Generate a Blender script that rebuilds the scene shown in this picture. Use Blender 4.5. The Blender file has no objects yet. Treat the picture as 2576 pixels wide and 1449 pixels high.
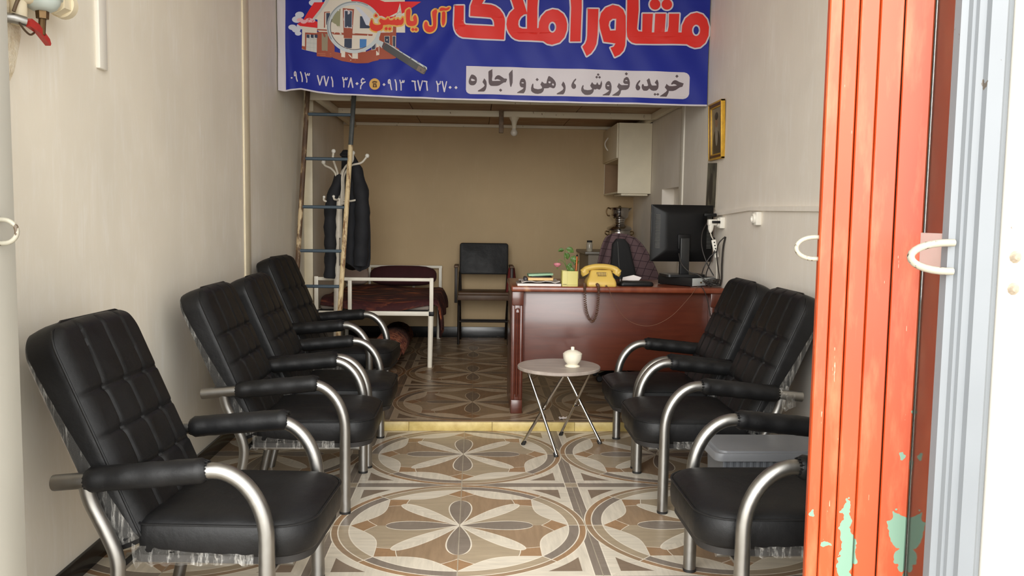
import bpy, bmesh, math, random
from mathutils import Vector, Matrix, noise
from mathutils.geometry import tessellate_polygon
PI = math.pi
rnd = random.Random(7)
scn = bpy.context.scene
COL = scn.collection

# ------------------------------------------------------------------ camera, world, light, exposure
cam_d = bpy.data.cameras.new('camera')
cam = bpy.data.objects.new('camera', cam_d); COL.objects.link(cam)
cam_d.sensor_width = 36.0; cam_d.sensor_fit = 'HORIZONTAL'
cam_d.lens = 2102.6 / 2576 * 36.0
cam_d.clip_start = 0.05
def cam_matrix(pitch, yaw, roll, pos):
    f = Vector((math.sin(yaw)*math.cos(pitch), math.cos(yaw)*math.cos(pitch), -math.sin(pitch)))
    r = Vector((math.cos(yaw), -math.sin(yaw), 0)); u = r.cross(f)
    c, s = math.cos(roll), math.sin(roll)
    r2 = c*r + s*u; u2 = -s*r + c*u
    m = Matrix((r2, u2, -f)).transposed().to_4x4(); m.translation = pos
    return m
cam.matrix_world = cam_matrix(0.0839, 0.0447, 0.0144, Vector((0, 0, 1.465)))
scn.camera = cam

world = bpy.data.worlds.new('sky'); scn.world = world; world.use_nodes = True
wn = world.node_tree
bg = wn.nodes['Background']
bg.inputs['Color'].default_value = (1.0, 0.995, 0.97, 1)
# hazy daylight: brightest low over the street, in front of the shop
wtc = wn.nodes.new('ShaderNodeTexCoord'); wdt = wn.nodes.new('ShaderNodeVectorMath'); wdt.operation = 'DOT_PRODUCT'
wdt.inputs[1].default_value = (-.11, -.97, .22); wn.links.new(wtc.outputs['Generated'], wdt.inputs[0])
def wmath(op, a, b):
    q = wn.nodes.new('ShaderNodeMath'); q.operation = op
    for i, v in enumerate((a, b)):
        if isinstance(v, (int, float)): q.inputs[i].default_value = v
        else: wn.links.new(v, q.inputs[i])
    return q.outputs[0]
wst = wmath('ADD', wmath('MULTIPLY', wmath('POWER', wmath('MAXIMUM', wdt.outputs['Value'], 0.0), 4.0), 3.5), 0.68)
wn.links.new(wst, bg.inputs['Strength'])
scn.view_settings.view_transform = 'Standard'; scn.view_settings.look = 'None'
scn.view_settings.gamma = 1.0; scn.view_settings.use_curve_mapping = False
scn.view_settings.exposure = 1.42
scn.cycles.max_bounces = 14; scn.cycles.diffuse_bounces = 10; scn.cycles.glossy_bounces = 4
scn.cycles.transparent_max_bounces = 12
scn.cycles.caustics_reflective = False; scn.cycles.caustics_refractive = False

# sky portal in the open shop front: only tells the renderer where daylight enters, gives no light itself
pl = bpy.data.lights.new('sky_portal', 'AREA'); pl.shape = 'RECTANGLE'; pl.size = 2.9; pl.size_y = 3.5
pl.cycles.is_portal = True
po = bpy.data.objects.new('sky_portal', pl); COL.objects.link(po)
po.location = (0.0, 2.12, 1.75); po.rotation_euler = (PI/2, 0, 0)

# ------------------------------------------------------------------ materials
def lin(c):
    return tuple((x/12.92 if x <= .04045 else ((x+.055)/1.055)**2.4) for x in (v/255 for v in c)) + (1,)
class N:
    def __init__(s, name):
        s.m = bpy.data.materials.new(name); s.m.use_nodes = True; s.t = s.m.node_tree
        s.b = s.t.nodes['Principled BSDF']; s.tc = None
    def new(s, ty, **kw):
        n = s.t.nodes.new(ty)
        for k, v in kw.items(): setattr(n, k, v)
        return n
    def set(s, sock, v):
        if hasattr(v, 'is_linked') or hasattr(v, 'links'): s.t.links.new(v, sock)
        else: sock.default_value = v
    def coord(s, kind='Object'):
        if s.tc is None: s.tc = s.new('ShaderNodeTexCoord')
        return s.tc.outputs[kind]
    def math(s, op, a, b=None, c=None):
        n = s.new('ShaderNodeMath', operation=op)
        s.set(n.inputs[0], a)
        if b is not None: s.set(n.inputs[1], b)
        if c is not None: s.set(n.inputs[2], c)
        return n.outputs[0]
    def mix(s, fac, a, b, mode='MIX'):
        n = s.new('ShaderNodeMix', data_type='RGBA', blend_type=mode)
        s.set(n.inputs[0], fac); s.set(n.inputs[6], a); s.set(n.inputs[7], b)
        return n.outputs[2]
    def noise(s, scale=(1, 1, 1), detail=3, rough=.55, coord=None, off=(0, 0, 0), dist=0):
        mp = s.new('ShaderNodeMapping'); s.t.links.new(coord or s.coord(), mp.inputs[0])
        mp.inputs['Scale'].default_value = scale; mp.inputs['Location'].default_value = off
        n = s.new('ShaderNodeTexNoise'); s.t.links.new(mp.outputs[0], n.inputs['Vector'])
        n.inputs['Scale'].default_value = 1; n.inputs['Detail'].default_value = detail; n.inputs['Roughness'].default_value = rough
        n.inputs['Distortion'].default_value = dist
        return n.outputs[0]
    def ramp(s, fac, lo, hi, a=0., b=1.):
        n = s.new('ShaderNodeMapRange'); s.set(n.inputs[0], fac)
        n.inputs[1].default_value = lo; n.inputs[2].default_value = hi; n.inputs[3].default_value = a; n.inputs[4].default_value = b
        return n.outputs[0]
    def bump(s, h, strength=.2, dist=.01):
        n = s.new('ShaderNodeBump'); s.t.links.new(h, n.inputs['Height'])
        n.inputs['Strength'].default_value = strength; n.inputs['Distance'].default_value = dist
        s.t.links.new(n.outputs[0], s.b.inputs['Normal'])
    def sep(s, v=None):
        n = s.new('ShaderNodeSeparateXYZ'); s.t.links.new(v or s.coord(), n.inputs[0]); return n.outputs
    def out(s, color=None, rough=.5, metal=0., spec=None, coat=None, alpha=None):
        if color is not None: s.set(s.b.inputs['Base Color'], color)
        s.set(s.b.inputs['Roughness'], rough); s.set(s.b.inputs['Metallic'], metal)
        if spec is not None: s.b.inputs['Specular IOR Level'].default_value = spec
        if coat is not None: s.b.inputs['Coat Weight'].default_value = coat; s.b.inputs['Coat Roughness'].default_value = .12
        if alpha is not None: s.set(s.b.inputs['Alpha'], alpha)
        return s.m
MATS = {}
def plain(name, rgb, rough=.5, metal=0., var=.12, scale=6, spec=None, coat=None, bump=0., bscale=80):
    if name in MATS: return MATS[name]
    n = N(name); c = lin(rgb)
    f = n.noise((scale,)*3, 4)
    d = tuple(x*(1-var) for x in c[:3]) + (1,); l = tuple(min(1, x*(1+var)) for x in c[:3]) + (1,)
    col = n.mix(n.ramp(f, .3, .7), d, l)
    if bump: n.bump(n.noise((bscale,)*3, 2), bump, .004)
    MATS[name] = n.out(col, rough, metal, spec, coat)
    return MATS[name]

def floor_mat(name, x0, y0, tone=(1, 1, 1)):
    n = N(name); P = 1.2049
    X, Y, Z = n.sep()
    def cell(v, o): return n.math('SUBTRACT', n.math('FRACT', n.math('MULTIPLY_ADD', v, 1/P, .5 - o/P + 50)), .5)
    u, v = cell(X, x0), cell(Y, y0)
    au, av = n.math('ABSOLUTE', u), n.math('ABSOLUTE', v)
    r = n.math('SQRT', n.math('ADD', n.math('MULTIPLY', u, u), n.math('MULTIPLY', v, v)))
    ang = n.math('DIVIDE', n.math('ARCTAN2', v, u), PI/4)
    q = n.math('MULTIPLY', n.math('ABSOLUTE', n.math('SUBTRACT', n.math('FRACT', n.math('ADD', ang, 8.5)), .5)), 2)   # 0 on the axes and diagonals, 1 between
    LT = lambda a, b: n.math('LESS_THAN', a, b); GT = lambda a, b: n.math('GREATER_THAN', a, b)
    AND = lambda *k: k[0] if len(k) == 1 else n.math('MULTIPLY', k[0], AND(*k[1:]))
    near = lambda a, b, w: LT(n.math('ABSOLUTE', n.math('SUBTRACT', a, b)), w)
    cream, tan, brown, orange, taupe, dark, line = [lin(c) for c in ((214,205,188),(170,154,130),(154,130,104),(160,128,96),(134,123,112),(132,115,98),(228,219,202))]
    grain1 = n.noise((5, 42, 5), 4, .6, dist=.6); grain2 = n.noise((42, 5, 5), 4, .6, dist=.6); big = n.noise((2.2, 2.2, 2), 3)
    # corners: dark triangles inside a cream border
    w = .029
    cu, cv = n.math('SUBTRACT', .5 - w, au), n.math('SUBTRACT', .5 - w, av)
    tri = AND(GT(cu, .038), GT(cv, .038), GT(r, .535))
    col = n.mix(tri, cream, dark)
    strip = n.math('MAXIMUM', GT(au, .5 - w), GT(av, .5 - w))
    col = n.mix(strip, col, taupe)
    col = n.mix(AND(GT(au, .5 - w), GT(av, .5 - w)), col, tan)
    sl = n.math('MAXIMUM', near(au, .5 - w, .0022), near(av, .5 - w, .0022))
    col = n.mix(sl, col, line)
    # rings
    inr = LT(r, .499)
    seg = GT(n.math('FRACT', n.math('MULTIPLY', n.math('ADD', ang, 8.), .5)), .5)
    col = n.mix(inr, col, n.mix(seg, brown, orange))
    col = n.mix(LT(r, .472), col, n.mix(seg, tan, taupe))
    # flower field
    wedge = LT(n.math('FRACT', n.math('MULTIPLY', n.math('ADD', ang, 8.), .5)), .5)
    col = n.mix(LT(r, .43), col, n.mix(wedge, brown, tan))
    qq = n.math('SUBTRACT', 1, q)
    rin = n.math('MULTIPLY_ADD', n.math('SUBTRACT', 1, n.math('MULTIPLY', qq, qq)), -.085, .43)
    tipr = n.math('MULTIPLY_ADD', q, .12, .325)
    col = n.mix(AND(GT(r, tipr), LT(r, rin)), col, orange)
    col = n.mix(AND(near(r, tipr, .0022), LT(r, rin)), col, line)
    col = n.mix(AND(GT(r, rin), LT(r, .43)), col, cream)
    a, b = n.math('MAXIMUM', au, av), n.math('MINIMUM', au, av)
    s2 = .70711
    da = n.math('MULTIPLY', n.math('ADD', au, av), s2); db = n.math('MULTIPLY', n.math('SUBTRACT', a, b), s2)
    def petal(col, a, b, L, k, c, c2=None):
        hw = n.math('MULTIPLY', n.math('MULTIPLY', a, k), n.math('SQRT', n.math('MAXIMUM', n.math('MULTIPLY_ADD', a, -1/L, 1), 0)))
        ins = AND(LT(b, hw), LT(a, L))
        col = n.mix(ins, col, c)
        return n.mix(AND(near(b, hw, .0026), LT(a, L)), col, line)
    col = petal(col, da, db, .345, .26, cream)
    col = petal(col, a, b, .29, .42, taupe)
    for rr in (.499, .472, .43): col = n.mix(near(r, rr, .0024), col, line)
    col = n.mix(AND(near(r, rin, .0022), LT(r, .43)), col, line)
    radial = n.math('MULTIPLY', AND(near(q, 0., .012), GT(r, .43)), LT(r, .499))
    col = n.mix(radial, col, line)
    # 60 cm tile joints
    joint = n.math('MAXIMUM', LT(au, .0018), n.math('MAXIMUM', LT(n.math('ABSOLUTE', n.math('SUBTRACT', au, .5)), .0016), LT(n.math('ABSOLUTE', n.math('SUBTRACT', av, .5)), .0014)))
    col = n.mix(joint, col, lin((168,158,140)))
    g = n.ramp(n.mix(seg, grain1, grain2), .3, .7, .84, 1.06)
    col = n.mix(1., col, g, 'MULTIPLY')
    col = n.mix(1., col, n.ramp(big, .3, .7, .93, 1.05), 'MULTIPLY')
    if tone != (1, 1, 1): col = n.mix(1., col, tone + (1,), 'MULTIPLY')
    return n.out(col, n.ramp(big, .3, .7, .28, .42), 0, .4)

def wall_mat(name, base, light, amt=.8):
    n = N(name)
    f1 = n.noise((5, 5, 1.9), 6, .66, dist=1.1); f2 = n.noise((38, 38, 3.2), 4, .65, dist=.5); f3 = n.noise((1.3, 1.3, 1.3), 3)
    m = n.math('MULTIPLY', n.ramp(f1, .46, .68), n.ramp(f2, .38, .68))
    col = n.mix(n.math('MULTIPLY', m, amt), lin(base), lin(light))
    col = n.mix(1., col, n.ramp(f3, .3, .7, .93, 1.04), 'MULTIPLY')
    n.bump(n.noise((40, 40, 12), 3), .12, .004)
    return n.out(col, .62, 0, .35)

def leather_mat():
    n = N('black_leather')
    f = n.noise((7, 7, 7), 4); g = n.noise((260, 260, 260), 2)
    col = n.mix(n.ramp(f, .3, .7), lin((13,13,14)), lin((22,22,23)))
    n.bump(n.math('ADD', n.math('MULTIPLY', n.noise((14, 14, 14), 3), 1.), n.math('MULTIPLY', g, .12)), .22, .012)
    return n.out(col, n.ramp(f, .3, .7, .42, .56), 0, .3)
def steel_mat(name, rgb, r0, r1, sc=(300, 300, 6)):
    n = N(name); f = n.noise(sc, 3, .6); g = n.noise((5, 5, 5), 3)
    col = n.mix(n.ramp(g, .3, .7), lin(tuple(int(c*.9) for c in rgb)), lin(rgb))
    return n.out(col, n.ramp(f, .3, .7, r0, r1), 1.)
def wrap_mat():
    n = N('clear_plastic_wrap')
    f = n.noise((60, 60, 5), 4, .7); g = n.noise((25, 25, 25), 3)
    a = n.math('MULTIPLY', n.ramp(f, .5, .78), n.ramp(g, .3, .6, .15, .62))
    n.bump(n.noise((70, 70, 20), 2), .6, .01)
    return n.out(lin((215,212,205)), .18, 0, .8, alpha=n.math('ADD', a, .05))
def chipped(name, rgb, chip, thr=.7, rough=.45, sc=18, st=(1, 1, .5), dirt=None):
    n = N(name)
    f = n.noise((sc*st[0], sc*st[1], sc*st[2]), 5, .65); g = n.noise((2.5, 2.5, 1.2), 3); h = n.noise((3, 3, 3), 2)
    k = n.math('ADD', f, n.math('MULTIPLY', n.math('SUBTRACT', g, .5), .35))
    c = lin(rgb)
    col = n.mix(n.ramp(h, .3, .7), tuple(x*.92 for x in c[:3]) + (1,), c)
    if dirt: col = n.mix(n.ramp(g, .55, .8, 0, .5), col, lin(dirt))
    col = n.mix(GTm(n, k, thr), col, lin(chip))
    return n.out(col, rough)
def GTm(n, a, b): return n.math('GREATER_THAN', a, b)

M = {}
M['floor'] = floor_mat('patterned_floor_tiles', -.0598, 3.8816)
M['floor2'] = floor_mat('patterned_platform_tiles', -.0082, 6.2622, (.60, .50, .41))  # same tiles toned darker: the rear's weaker light is put into the colour
M['wall'] = wall_mat('beige_plaster', (236,229,214), (246,242,234))
M['wall_r'] = wall_mat('greyish_plaster', (236,229,218), (246,242,235))
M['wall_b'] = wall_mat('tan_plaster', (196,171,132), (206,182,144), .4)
M['wall_i'] = wall_mat('inner_plaster', (232,222,202), (240,232,214), .5)
M['leather'] = leather_mat()
M['steel'] = steel_mat('brushed_steel', (160,158,154), .33, .42, (40, 40, 40))
M['chrome'] = steel_mat('chrome', (205,201,196), .1, .18, (40, 40, 40))
M['wrap'] = wrap_mat()
M['white_paint'] = plain('white_paint', (226,220,206), .45, var=.06)
M['cream_paint'] = plain('cream_paint', (224,212,184), .5, var=.06)
M['white_plastic'] = plain('white_plastic', (232,228,218), .35, var=.03)
M['black_plastic'] = plain('black_plastic', (13,13,14), .45, var=.2, spec=.25)
M['black_rubber'] = plain('black_rubber', (26,25,24), .6)
M['dark_board'] = plain('dark_board', (30,27,25), .7)
# ------------------------------------------------------------------ geometry helpers
def V(*a): return Vector(a)
def obj(name, bm, mat, parent=None, loc=None, rotz=0, sharp=35, smooth=True):
    bmesh.ops.recalc_face_normals(bm, faces=bm.faces)
    me = bpy.data.meshes.new(name); bm.to_mesh(me); bm.free()
    for m in (mat if isinstance(mat, (list, tuple)) else [mat]): me.materials.append(m)
    if smooth:
        me.shade_smooth(); me.set_sharp_from_angle(angle=math.radians(sharp))
    o = bpy.data.objects.new(name, me); COL.objects.link(o)
    if parent: o.parent = parent
    if loc is not None: o.location = loc
    o.rotation_euler.z = rotz
    return o
def tag(o, label, cat, group=None, kind=None):
    if label: o['label'] = label
    if cat: o['category'] = cat
    if group: o['group'] = group
    if kind: o['kind'] = kind
    return o
def thing(name, label, cat, loc=(0, 0, 0), rotz=0, group=None):
    o = bpy.data.objects.new(name, None); COL.objects.link(o); o.empty_display_size = .1
    o.location = loc; o.rotation_euler.z = rotz
    return tag(o, label, cat, group)
def struct(name, bm, mat, label, cat, parent=None, **k):
    o = obj(name, bm, mat, parent, **k)
    return tag(o, label, cat, kind='structure') if not parent else o
def add_box(bm, lo, hi, bev=0., seg=2, rot=None, mi=0):
    g = bmesh.ops.create_cube(bm, size=1.)
    vs = g['verts']; c = [(a+b)/2 for a, b in zip(lo, hi)]; s = [b-a for a, b in zip(lo, hi)]
    for v in vs: v.co = Vector((v.co.x*s[0], v.co.y*s[1], v.co.z*s[2]))
    fs = {f for v in vs for f in v.link_faces}
    if bev:
        es = {e for v in vs for e in v.link_edges}
        r = bmesh.ops.bevel(bm, geom=list(es), offset=min(bev, min(s)*.49), segments=seg, profile=.5, affect='EDGES')
        fs = set(r['faces']) | {f for f in fs if f.is_valid}
        vs = list({v for f in fs for v in f.verts})
    for v in vs:
        p = v.co
        if rot: p = rot @ p
        v.co = p + Vector(c)
    for f in fs:
        if f.is_valid: f.material_index = mi
    return vs
def box(lo, hi, bev=0., seg=2, rot=None):
    bm = bmesh.new(); add_box(bm, lo, hi, bev, seg, rot); return bm
def frames(pts, closed=False):
    n = len(pts); T = []
    for i in range(n):
        a = pts[(i-1) % n] if (i > 0 or closed) else pts[i]; b = pts[(i+1) % n] if (i < n-1 or closed) else pts[i]
        T.append((b-a).normalized())
    up = Vector((0, 0, 1)) if abs(T[0].z) < .9 else Vector((0, 1, 0))
    nrm = (up - T[0]*up.dot(T[0])).normalized(); out = []
    for i in range(n):
        nrm = (nrm - T[i]*nrm.dot(T[i])).normalized()
        out.append((T[i], nrm, T[i].cross(nrm)))
    return out
def add_tube(bm, pts, r, seg=12, closed=False, caps=True, mi=0, squash=1.):
    pts = [Vector(p) for p in pts]; F = frames(pts, closed); rings = []
    for i, p in enumerate(pts):
        rr = r[i] if isinstance(r, (list, tuple)) else r
        rings.append([bm.verts.new(p + (F[i][1]*math.cos(2*PI*k/seg) + F[i][2]*math.sin(2*PI*k/seg)*squash)*rr) for k in range(seg)])
    n = len(pts)
    for i in range(n if closed else n-1):
        A, B = rings[i], rings[(i+1) % n]
        for k in range(seg):
            f = bm.faces.new((A[k], A[(k+1) % seg], B[(k+1) % seg], B[k])); f.material_index = mi
    if caps and not closed:
        bm.faces.new(rings[0][::-1]).material_index = mi; bm.faces.new(rings[-1]).material_index = mi
def tube(pts, r, **k):
    bm = bmesh.new(); add_tube(bm, pts, r, **k); return bm
def spline(pts, n=8, closed=False):
    P = [Vector(p) for p in pts]; m = len(P); out = []
    for i in range(m if closed else m-1):
        p0 = P[(i-1) % m] if (i > 0 or closed) else P[0]; p1 = P[i]; p2 = P[(i+1) % m]
        p3 = P[(i+2) % m] if (i+2 < m or closed) else P[-1]
        for k in range(n):
            t = k/n
            out.append(.5*((2*p1) + (p2-p0)*t + (2*p0-5*p1+4*p2-p3)*t*t + (3*p1-p0-3*p2+p3)*t**3))
    if not closed: out.append(P[-1])
    return out
def add_loft(bm, rings, capa=True, capb=True, closed=True, mi=0):
    R = [[bm.verts.new(p) for p in r] for r in rings]
    for A, B in zip(R, R[1:]):
        n = len(A)
        for k in range(n if closed else n-1):
            bm.faces.new((A[k], A[(k+1) % n], B[(k+1) % n], B[k])).material_index = mi
    if capa: bm.faces.new(R[0][::-1]).material_index = mi
    if capb: bm.faces.new(R[-1]).material_index = mi
    return R
def add_lathe(bm, prof, c=(0, 0, 0), seg=28, mi=0, fl=None):
    rings = []
    for r, z in prof:
        rings.append([Vector((c[0]+max(r, 1e-4)*(1 if not fl else 1+fl*math.cos(10*2*PI*k/seg))*math.cos(2*PI*k/seg), c[1]+max(r, 1e-4)*(1 if not fl else 1+fl*math.cos(10*2*PI*k/seg))*math.sin(2*PI*k/seg), c[2]+z)) for k in range(seg)])
    add_loft(bm, rings, mi=mi)
def lathe(prof, c=(0, 0, 0), seg=28, fl=None):
    bm = bmesh.new(); add_lathe(bm, prof, c, seg, fl=fl); return bm
def add_prism(bm, outline, h0, h1, axis='z', mi=0):
    def P(a, b, h): return {'z': V(a, b, h), 'y': V(a, h, b), 'x': V(h, a, b)}[axis]
    add_loft(bm, [[P(a, b, h0) for a, b in outline], [P(a, b, h1) for a, b in outline]], mi=mi)
def prism(outline, h0, h1, axis='z'):
    bm = bmesh.new(); add_prism(bm, outline, h0, h1, axis); return bm
def rrect(x0, x1, y0, y1, r, n=6):
    rs = r if isinstance(r, (list, tuple)) else [r]*4           # x1y1, x0y1, x0y0, x1y0
    out = []
    for (cx, cy, a), rr in zip(((x1, y1, 0), (x0, y1, 90), (x0, y0, 180), (x1, y0, 270)), rs):
        sx = -1 if cx == x1 else 1; sy = -1 if cy == y1 else 1
        for k in range(n+1):
            t = math.radians(a + 90*k/n)
            out.append((cx + sx*rr + rr*math.cos(t), cy + sy*rr + rr*math.sin(t)))
    return out
def inset(outline, d):
    cx = sum(p[0] for p in outline)/len(outline); cy = sum(p[1] for p in outline)/len(outline)
    hx = max(abs(p[0]-cx) for p in outline); hy = max(abs(p[1]-cy) for p in outline)
    return [(cx+(p[0]-cx)*(1-d/hx), cy+(p[1]-cy)*(1-d/hy)) for p in outline]
def add_cushion(bm, outline, layers):
    add_loft(bm, [[V(x, y, z) for x, y in inset(outline, d)] for d, z in layers])
def copy_thing(root, loc, rotz, label, group=None):
    r = root.copy(); COL.objects.link(r); r.location = loc; r.rotation_euler.z = rotz; r['label'] = label
    if group: r['group'] = group
    for ch in list(root.children):
        c = ch.copy(); COL.objects.link(c); c.parent = r
        for g in list(ch.children):
            d = g.copy(); COL.objects.link(d); d.parent = c
    return r

# ------------------------------------------------------------------ the setting
XL, XI, XR, XRI, YB, S, YS = -1.58, -1.505, 1.80, 1.83, 9.69, .066, 5.66
struct('ground', box((-14, -12, -.14), (14, 2.1, -.06)), plain('street_paving', (206,201,190), .8, var=.15, scale=1.5), 'pale street paving outside the shop front', 'ground')
struct('floor', box((XL-.2, 2.1, -.12), (XR+.2, YS, 0)), M['floor'], 'shop floor of brown and cream medallion tiles below the step', 'floor')
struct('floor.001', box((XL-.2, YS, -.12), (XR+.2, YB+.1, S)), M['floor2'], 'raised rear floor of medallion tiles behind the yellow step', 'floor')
n = N('yellow_stone'); f = n.noise((14, 14, 14), 5, .6)
M['ystone'] = n.out(n.mix(n.ramp(f, .3, .7), lin((176,152,88)), lin((206,186,122))), .4)
bm = bmesh.new()
for k in range(6): add_box(bm, (XL+.57*k, YS-.016, .001), (XL+.57*(k+1)-.002, YS+.004, S-.003), .002)
struct('trim_1', bm, M['ystone'], 'yellow stone riser of the low step across the floor', 'step')

bm = bmesh.new()
add_box(bm, (XL-.2, 2.1, 0), (XL, 7.84, 3.6)); add_box(bm, (XL-.2, 7.84, 0), (XI, YB, 3.6))
struct('wall_left', bm, [M['wall']], 'brushed beige plaster wall on the left side of the shop', 'wall')
bm = bmesh.new()
add_box(bm, (XR, 2.1, 0), (XR+.2, 7.3, 3.6))
add_box(bm, (XRI, 7.3, 0), (XRI+.2, YB, 1.3)); add_box(bm, (XRI, 7.3, 1.765), (XRI+.2, YB, 3.6))
add_box(bm, (XRI, 7.3, 1.3), (XRI+.2, 7.53, 1.765)); add_box(bm, (XRI, 8.2, 1.3), (XRI+.2, YB, 1.765))
add_box(bm, (XRI+.12, 7.53, 1.3), (XRI+.2, 8.2, 1.765))
struct('wall_right', bm, M['wall_r'], 'grey beige plaster wall on the right side with a small niche', 'wall')
struct('wall_back', box((XL-.2, YB, 0), (XRI+.2, YB+.2, 3.6)), M['wall_b'], 'dim tan back wall behind the bed and the folding chair', 'wall')
struct('ceiling', box((XL-.2, 2.0, 3.6), (XRI+.2, YB+.2, 3.75)), plain('ceiling_white', (244,242,236), .6, var=.03), 'white ceiling of the shop high above the banner', 'ceiling')
struct('trim_2', box((XL-.002, 5.80, .08), (XL+.012, 5.94, 3.6), .005), M['cream_paint'], 'cream corner strip running up the left wall', 'trim')
struct('trim_3', box((XI-.075, 7.815, S), (XI+.004, 7.845, 2.52), .004), M['cream_paint'], 'cream face of the wall pier behind the ladder', 'trim')
struct('trim_4', box((XR-.012, 7.24, S), (XR+.006, 7.34, 2.6), .005), M['white_paint'], 'pale corner strip up the right wall beside the niche', 'trim')
n = N('black_marble'); f = n.noise((9, 9, 9), 6, .7, dist=1.2)
M['marble'] = n.out(n.mix(n.math('MULTIPLY', n.ramp(f, .6, .72), .35), lin((17,16,16)), lin((92,82,72))), .22)
struct('baseboard_left', box((XL-.002, 2.34, 0), (XL+.014, YS, .085), .002), M['marble'], 'black marble skirting along the left wall', 'baseboard')
struct('baseboard_left.001', box((XL-.002, YS, S), (XL+.014, 7.82, S+.09), .002), M['marble'], 'black marble skirting of the left wall on the raised floor', 'baseboard')
struct('baseboard_right', box((XR-.014, 2.5, 0), (XR+.002, YS, .085), .002), M['marble'], 'black marble skirting along the right wall', 'baseboard')
struct('baseboard_back', box((XI, YB-.014, S), (XRI, YB+.002, S+.125), .002), M['marble'], 'black marble skirting along the back wall', 'baseboard')

# mezzanine deck over the rear of the shop
n = N('mezzanine_boards'); f = n.noise((3, 9, 3), 4, .6); g = n.noise((1.6, 1.6, 1.6), 3)
M['boards'] = n.out(n.mix(n.ramp(f, .3, .7), lin((150,116,88)), n.mix(n.ramp(g, .35, .65), lin((172,136,106)), lin((180,160,126)))), .7)
mz = tag(bpy.data.objects.new('ceiling_mezzanine', None), 'low deck of brown boards on pale steel beams over the rear', 'ceiling', kind='structure'); COL.objects.link(mz)
xs = [XI, -.63, .14, .99, XRI]
for a, b in zip(xs, xs[1:]): obj('board', box((a+.004, 7.5, 2.521), (b-.004, YB, 2.545)), M['boards'], mz)
obj('deck', box((XI, 7.48, 2.546), (XRI, YB, 2.60)), M['boards'], mz)
M['dirty_white'] = chipped('dirty_white_paint', (226,216,192), (140,118,94), .69, .55, 26)
obj('beam', box((-1.39, 8.415, 2.463), (XRI-.03, 8.47, 2.52), .004), M['dirty_white'], mz)
obj('beam', box((-1.42, 7.5, 2.463), (-1.36, YB, 2.52), .004), M['dirty_white'], mz)
obj('beam', box((1.745, 7.5, 2.463), (1.80, YB, 2.52), .004), M['dirty_white'], mz)
obj('beam', box((XI, 7.47, 2.463), (XRI, 7.5, 2.60), .004), M['dirty_white'], mz)
obj('ledge', box((XI, 9.65, 2.487), (XRI, YB, 2.52), .004), M['dirty_white'], mz)
obj('hanger_bracket', box((.222, 8.37, 2.30), (.268, 8.41, 2.53), .006), plain('rusty_strap', (112,92,72), .6, var=.3, scale=20), mz)
obj('plaster_patch', box((-1.555, 7.76, 2.40), (-1.48, 7.80, 2.52), .01), M['dirty_white'], mz)
# shop front
M['jamb'] = chipped('chipped_grey_white_paint', (186,184,174), (116,100,82), .735, .5, 30)
bm = bmesh.new(); add_box(bm, (XL-.2, 2.16, -.06), (-1.247, 2.33, 3.5), .004)
add_box(bm, (-1.275, 2.14, -.06), (-1.244, 2.17, 3.5), .004)
struct('trim_5', bm, M['jamb'], 'chipped grey white steel jamb at the left edge of the opening', 'door frame')
struct('wall_front', box((XL-.6, 2.0, 3.5), (XR+1.2, 2.4, 3.75)), M['wall'], 'plastered wall above the shop opening', 'wall')
n = N('broken_plaster'); f = n.noise((30, 30, 30), 5, .65)
n.bump(f, .6, .02); M['plaster'] = n.out(n.mix(n.ramp(f, .35, .65), lin((206,190,160)), lin((232,224,204))), .8)
bm = bmesh.new(); pts = []
prof = [(2.925, 2.45), (2.99, 2.4), (3.0, 2.3), (2.985, 2.2), (3.0, 2.13), (3.01, 2.07), (2.985, 2.0), (2.96, 1.94), (2.93, 1.9), (2.6, 1.95), (2.6, 2.45)]
add_prism(bm, prof, XL-.01, XL+.012, 'x')
struct('trim_6', bm, M['plaster'], 'rough white patch of broken plaster beside the gas valve', 'plaster')
# ------------------------------------------------------------------ folding door, glazed leaf, pier on the right
n = N('orange_paint')
f = n.noise((16, 16, 3), 5, .65); g = n.noise((2, 2, 1.4), 3); h = n.noise((55, 55, 5), 4, .7)
col = n.mix(n.ramp(g, .3, .7), lin((170,58,17)), lin((182,72,28)))
col = n.mix(n.math('MULTIPLY', n.ramp(f, .5, .72), .5), col, lin((206,120,80)))
col = n.mix(GTm(n, h, .69), col, lin((214,172,144)))
X, Y, Z = n.sep()
wob = n.noise((16, 16, 16), 3, .6); wob2 = n.noise((16, 16, 16), 3, .6, off=(7, 3, 1))
px = n.math('ADD', X, n.math('MULTIPLY', n.math('SUBTRACT', wob, .5), .07)); pz = n.math('ADD', Z, n.math('MULTIPLY', n.math('SUBTRACT', wob2, .5), .12))
mask = None
for cx, cz, rx, rz in ((1.085, .47, .022, .14), (1.078, .62, .012, .05), (1.222, .59, .03, .055), (1.235, .53, .018, .06), (1.218, .50, .016, .03), (1.24, .48, .014, .035), (1.245, .93, .016, .012), (1.243, .765, .009, .04), (1.213, .80, .009, .012), (.99, .62, .009, .014), (1.03, .53, .008, .012)):
    a = n.math('DIVIDE', n.math('SUBTRACT', px, cx), rx); b = n.math('DIVIDE', n.math('SUBTRACT', pz, cz), rz)
    d = n.math('LESS_THAN', n.math('ADD', n.math('MULTIPLY', a, a), n.math('MULTIPLY', b, b)), 1)
    mask = d if mask is None else n.math('MAXIMUM', mask, d)
col = n.mix(mask, col, lin((112,146,126)))
M['orange'] = n.out(col, .42)
door = thing('door_1', 'stacked orange folding steel door with peeling mint patches, at the right of the opening', 'door', (0, 0, 0)); door['kind'] = 'structure'
edges = [(.976, 2.335), (1.012, 2.327), (1.055, 2.316), (1.106, 2.303), (1.168, 2.290), (1.236, 2.258)]
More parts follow.
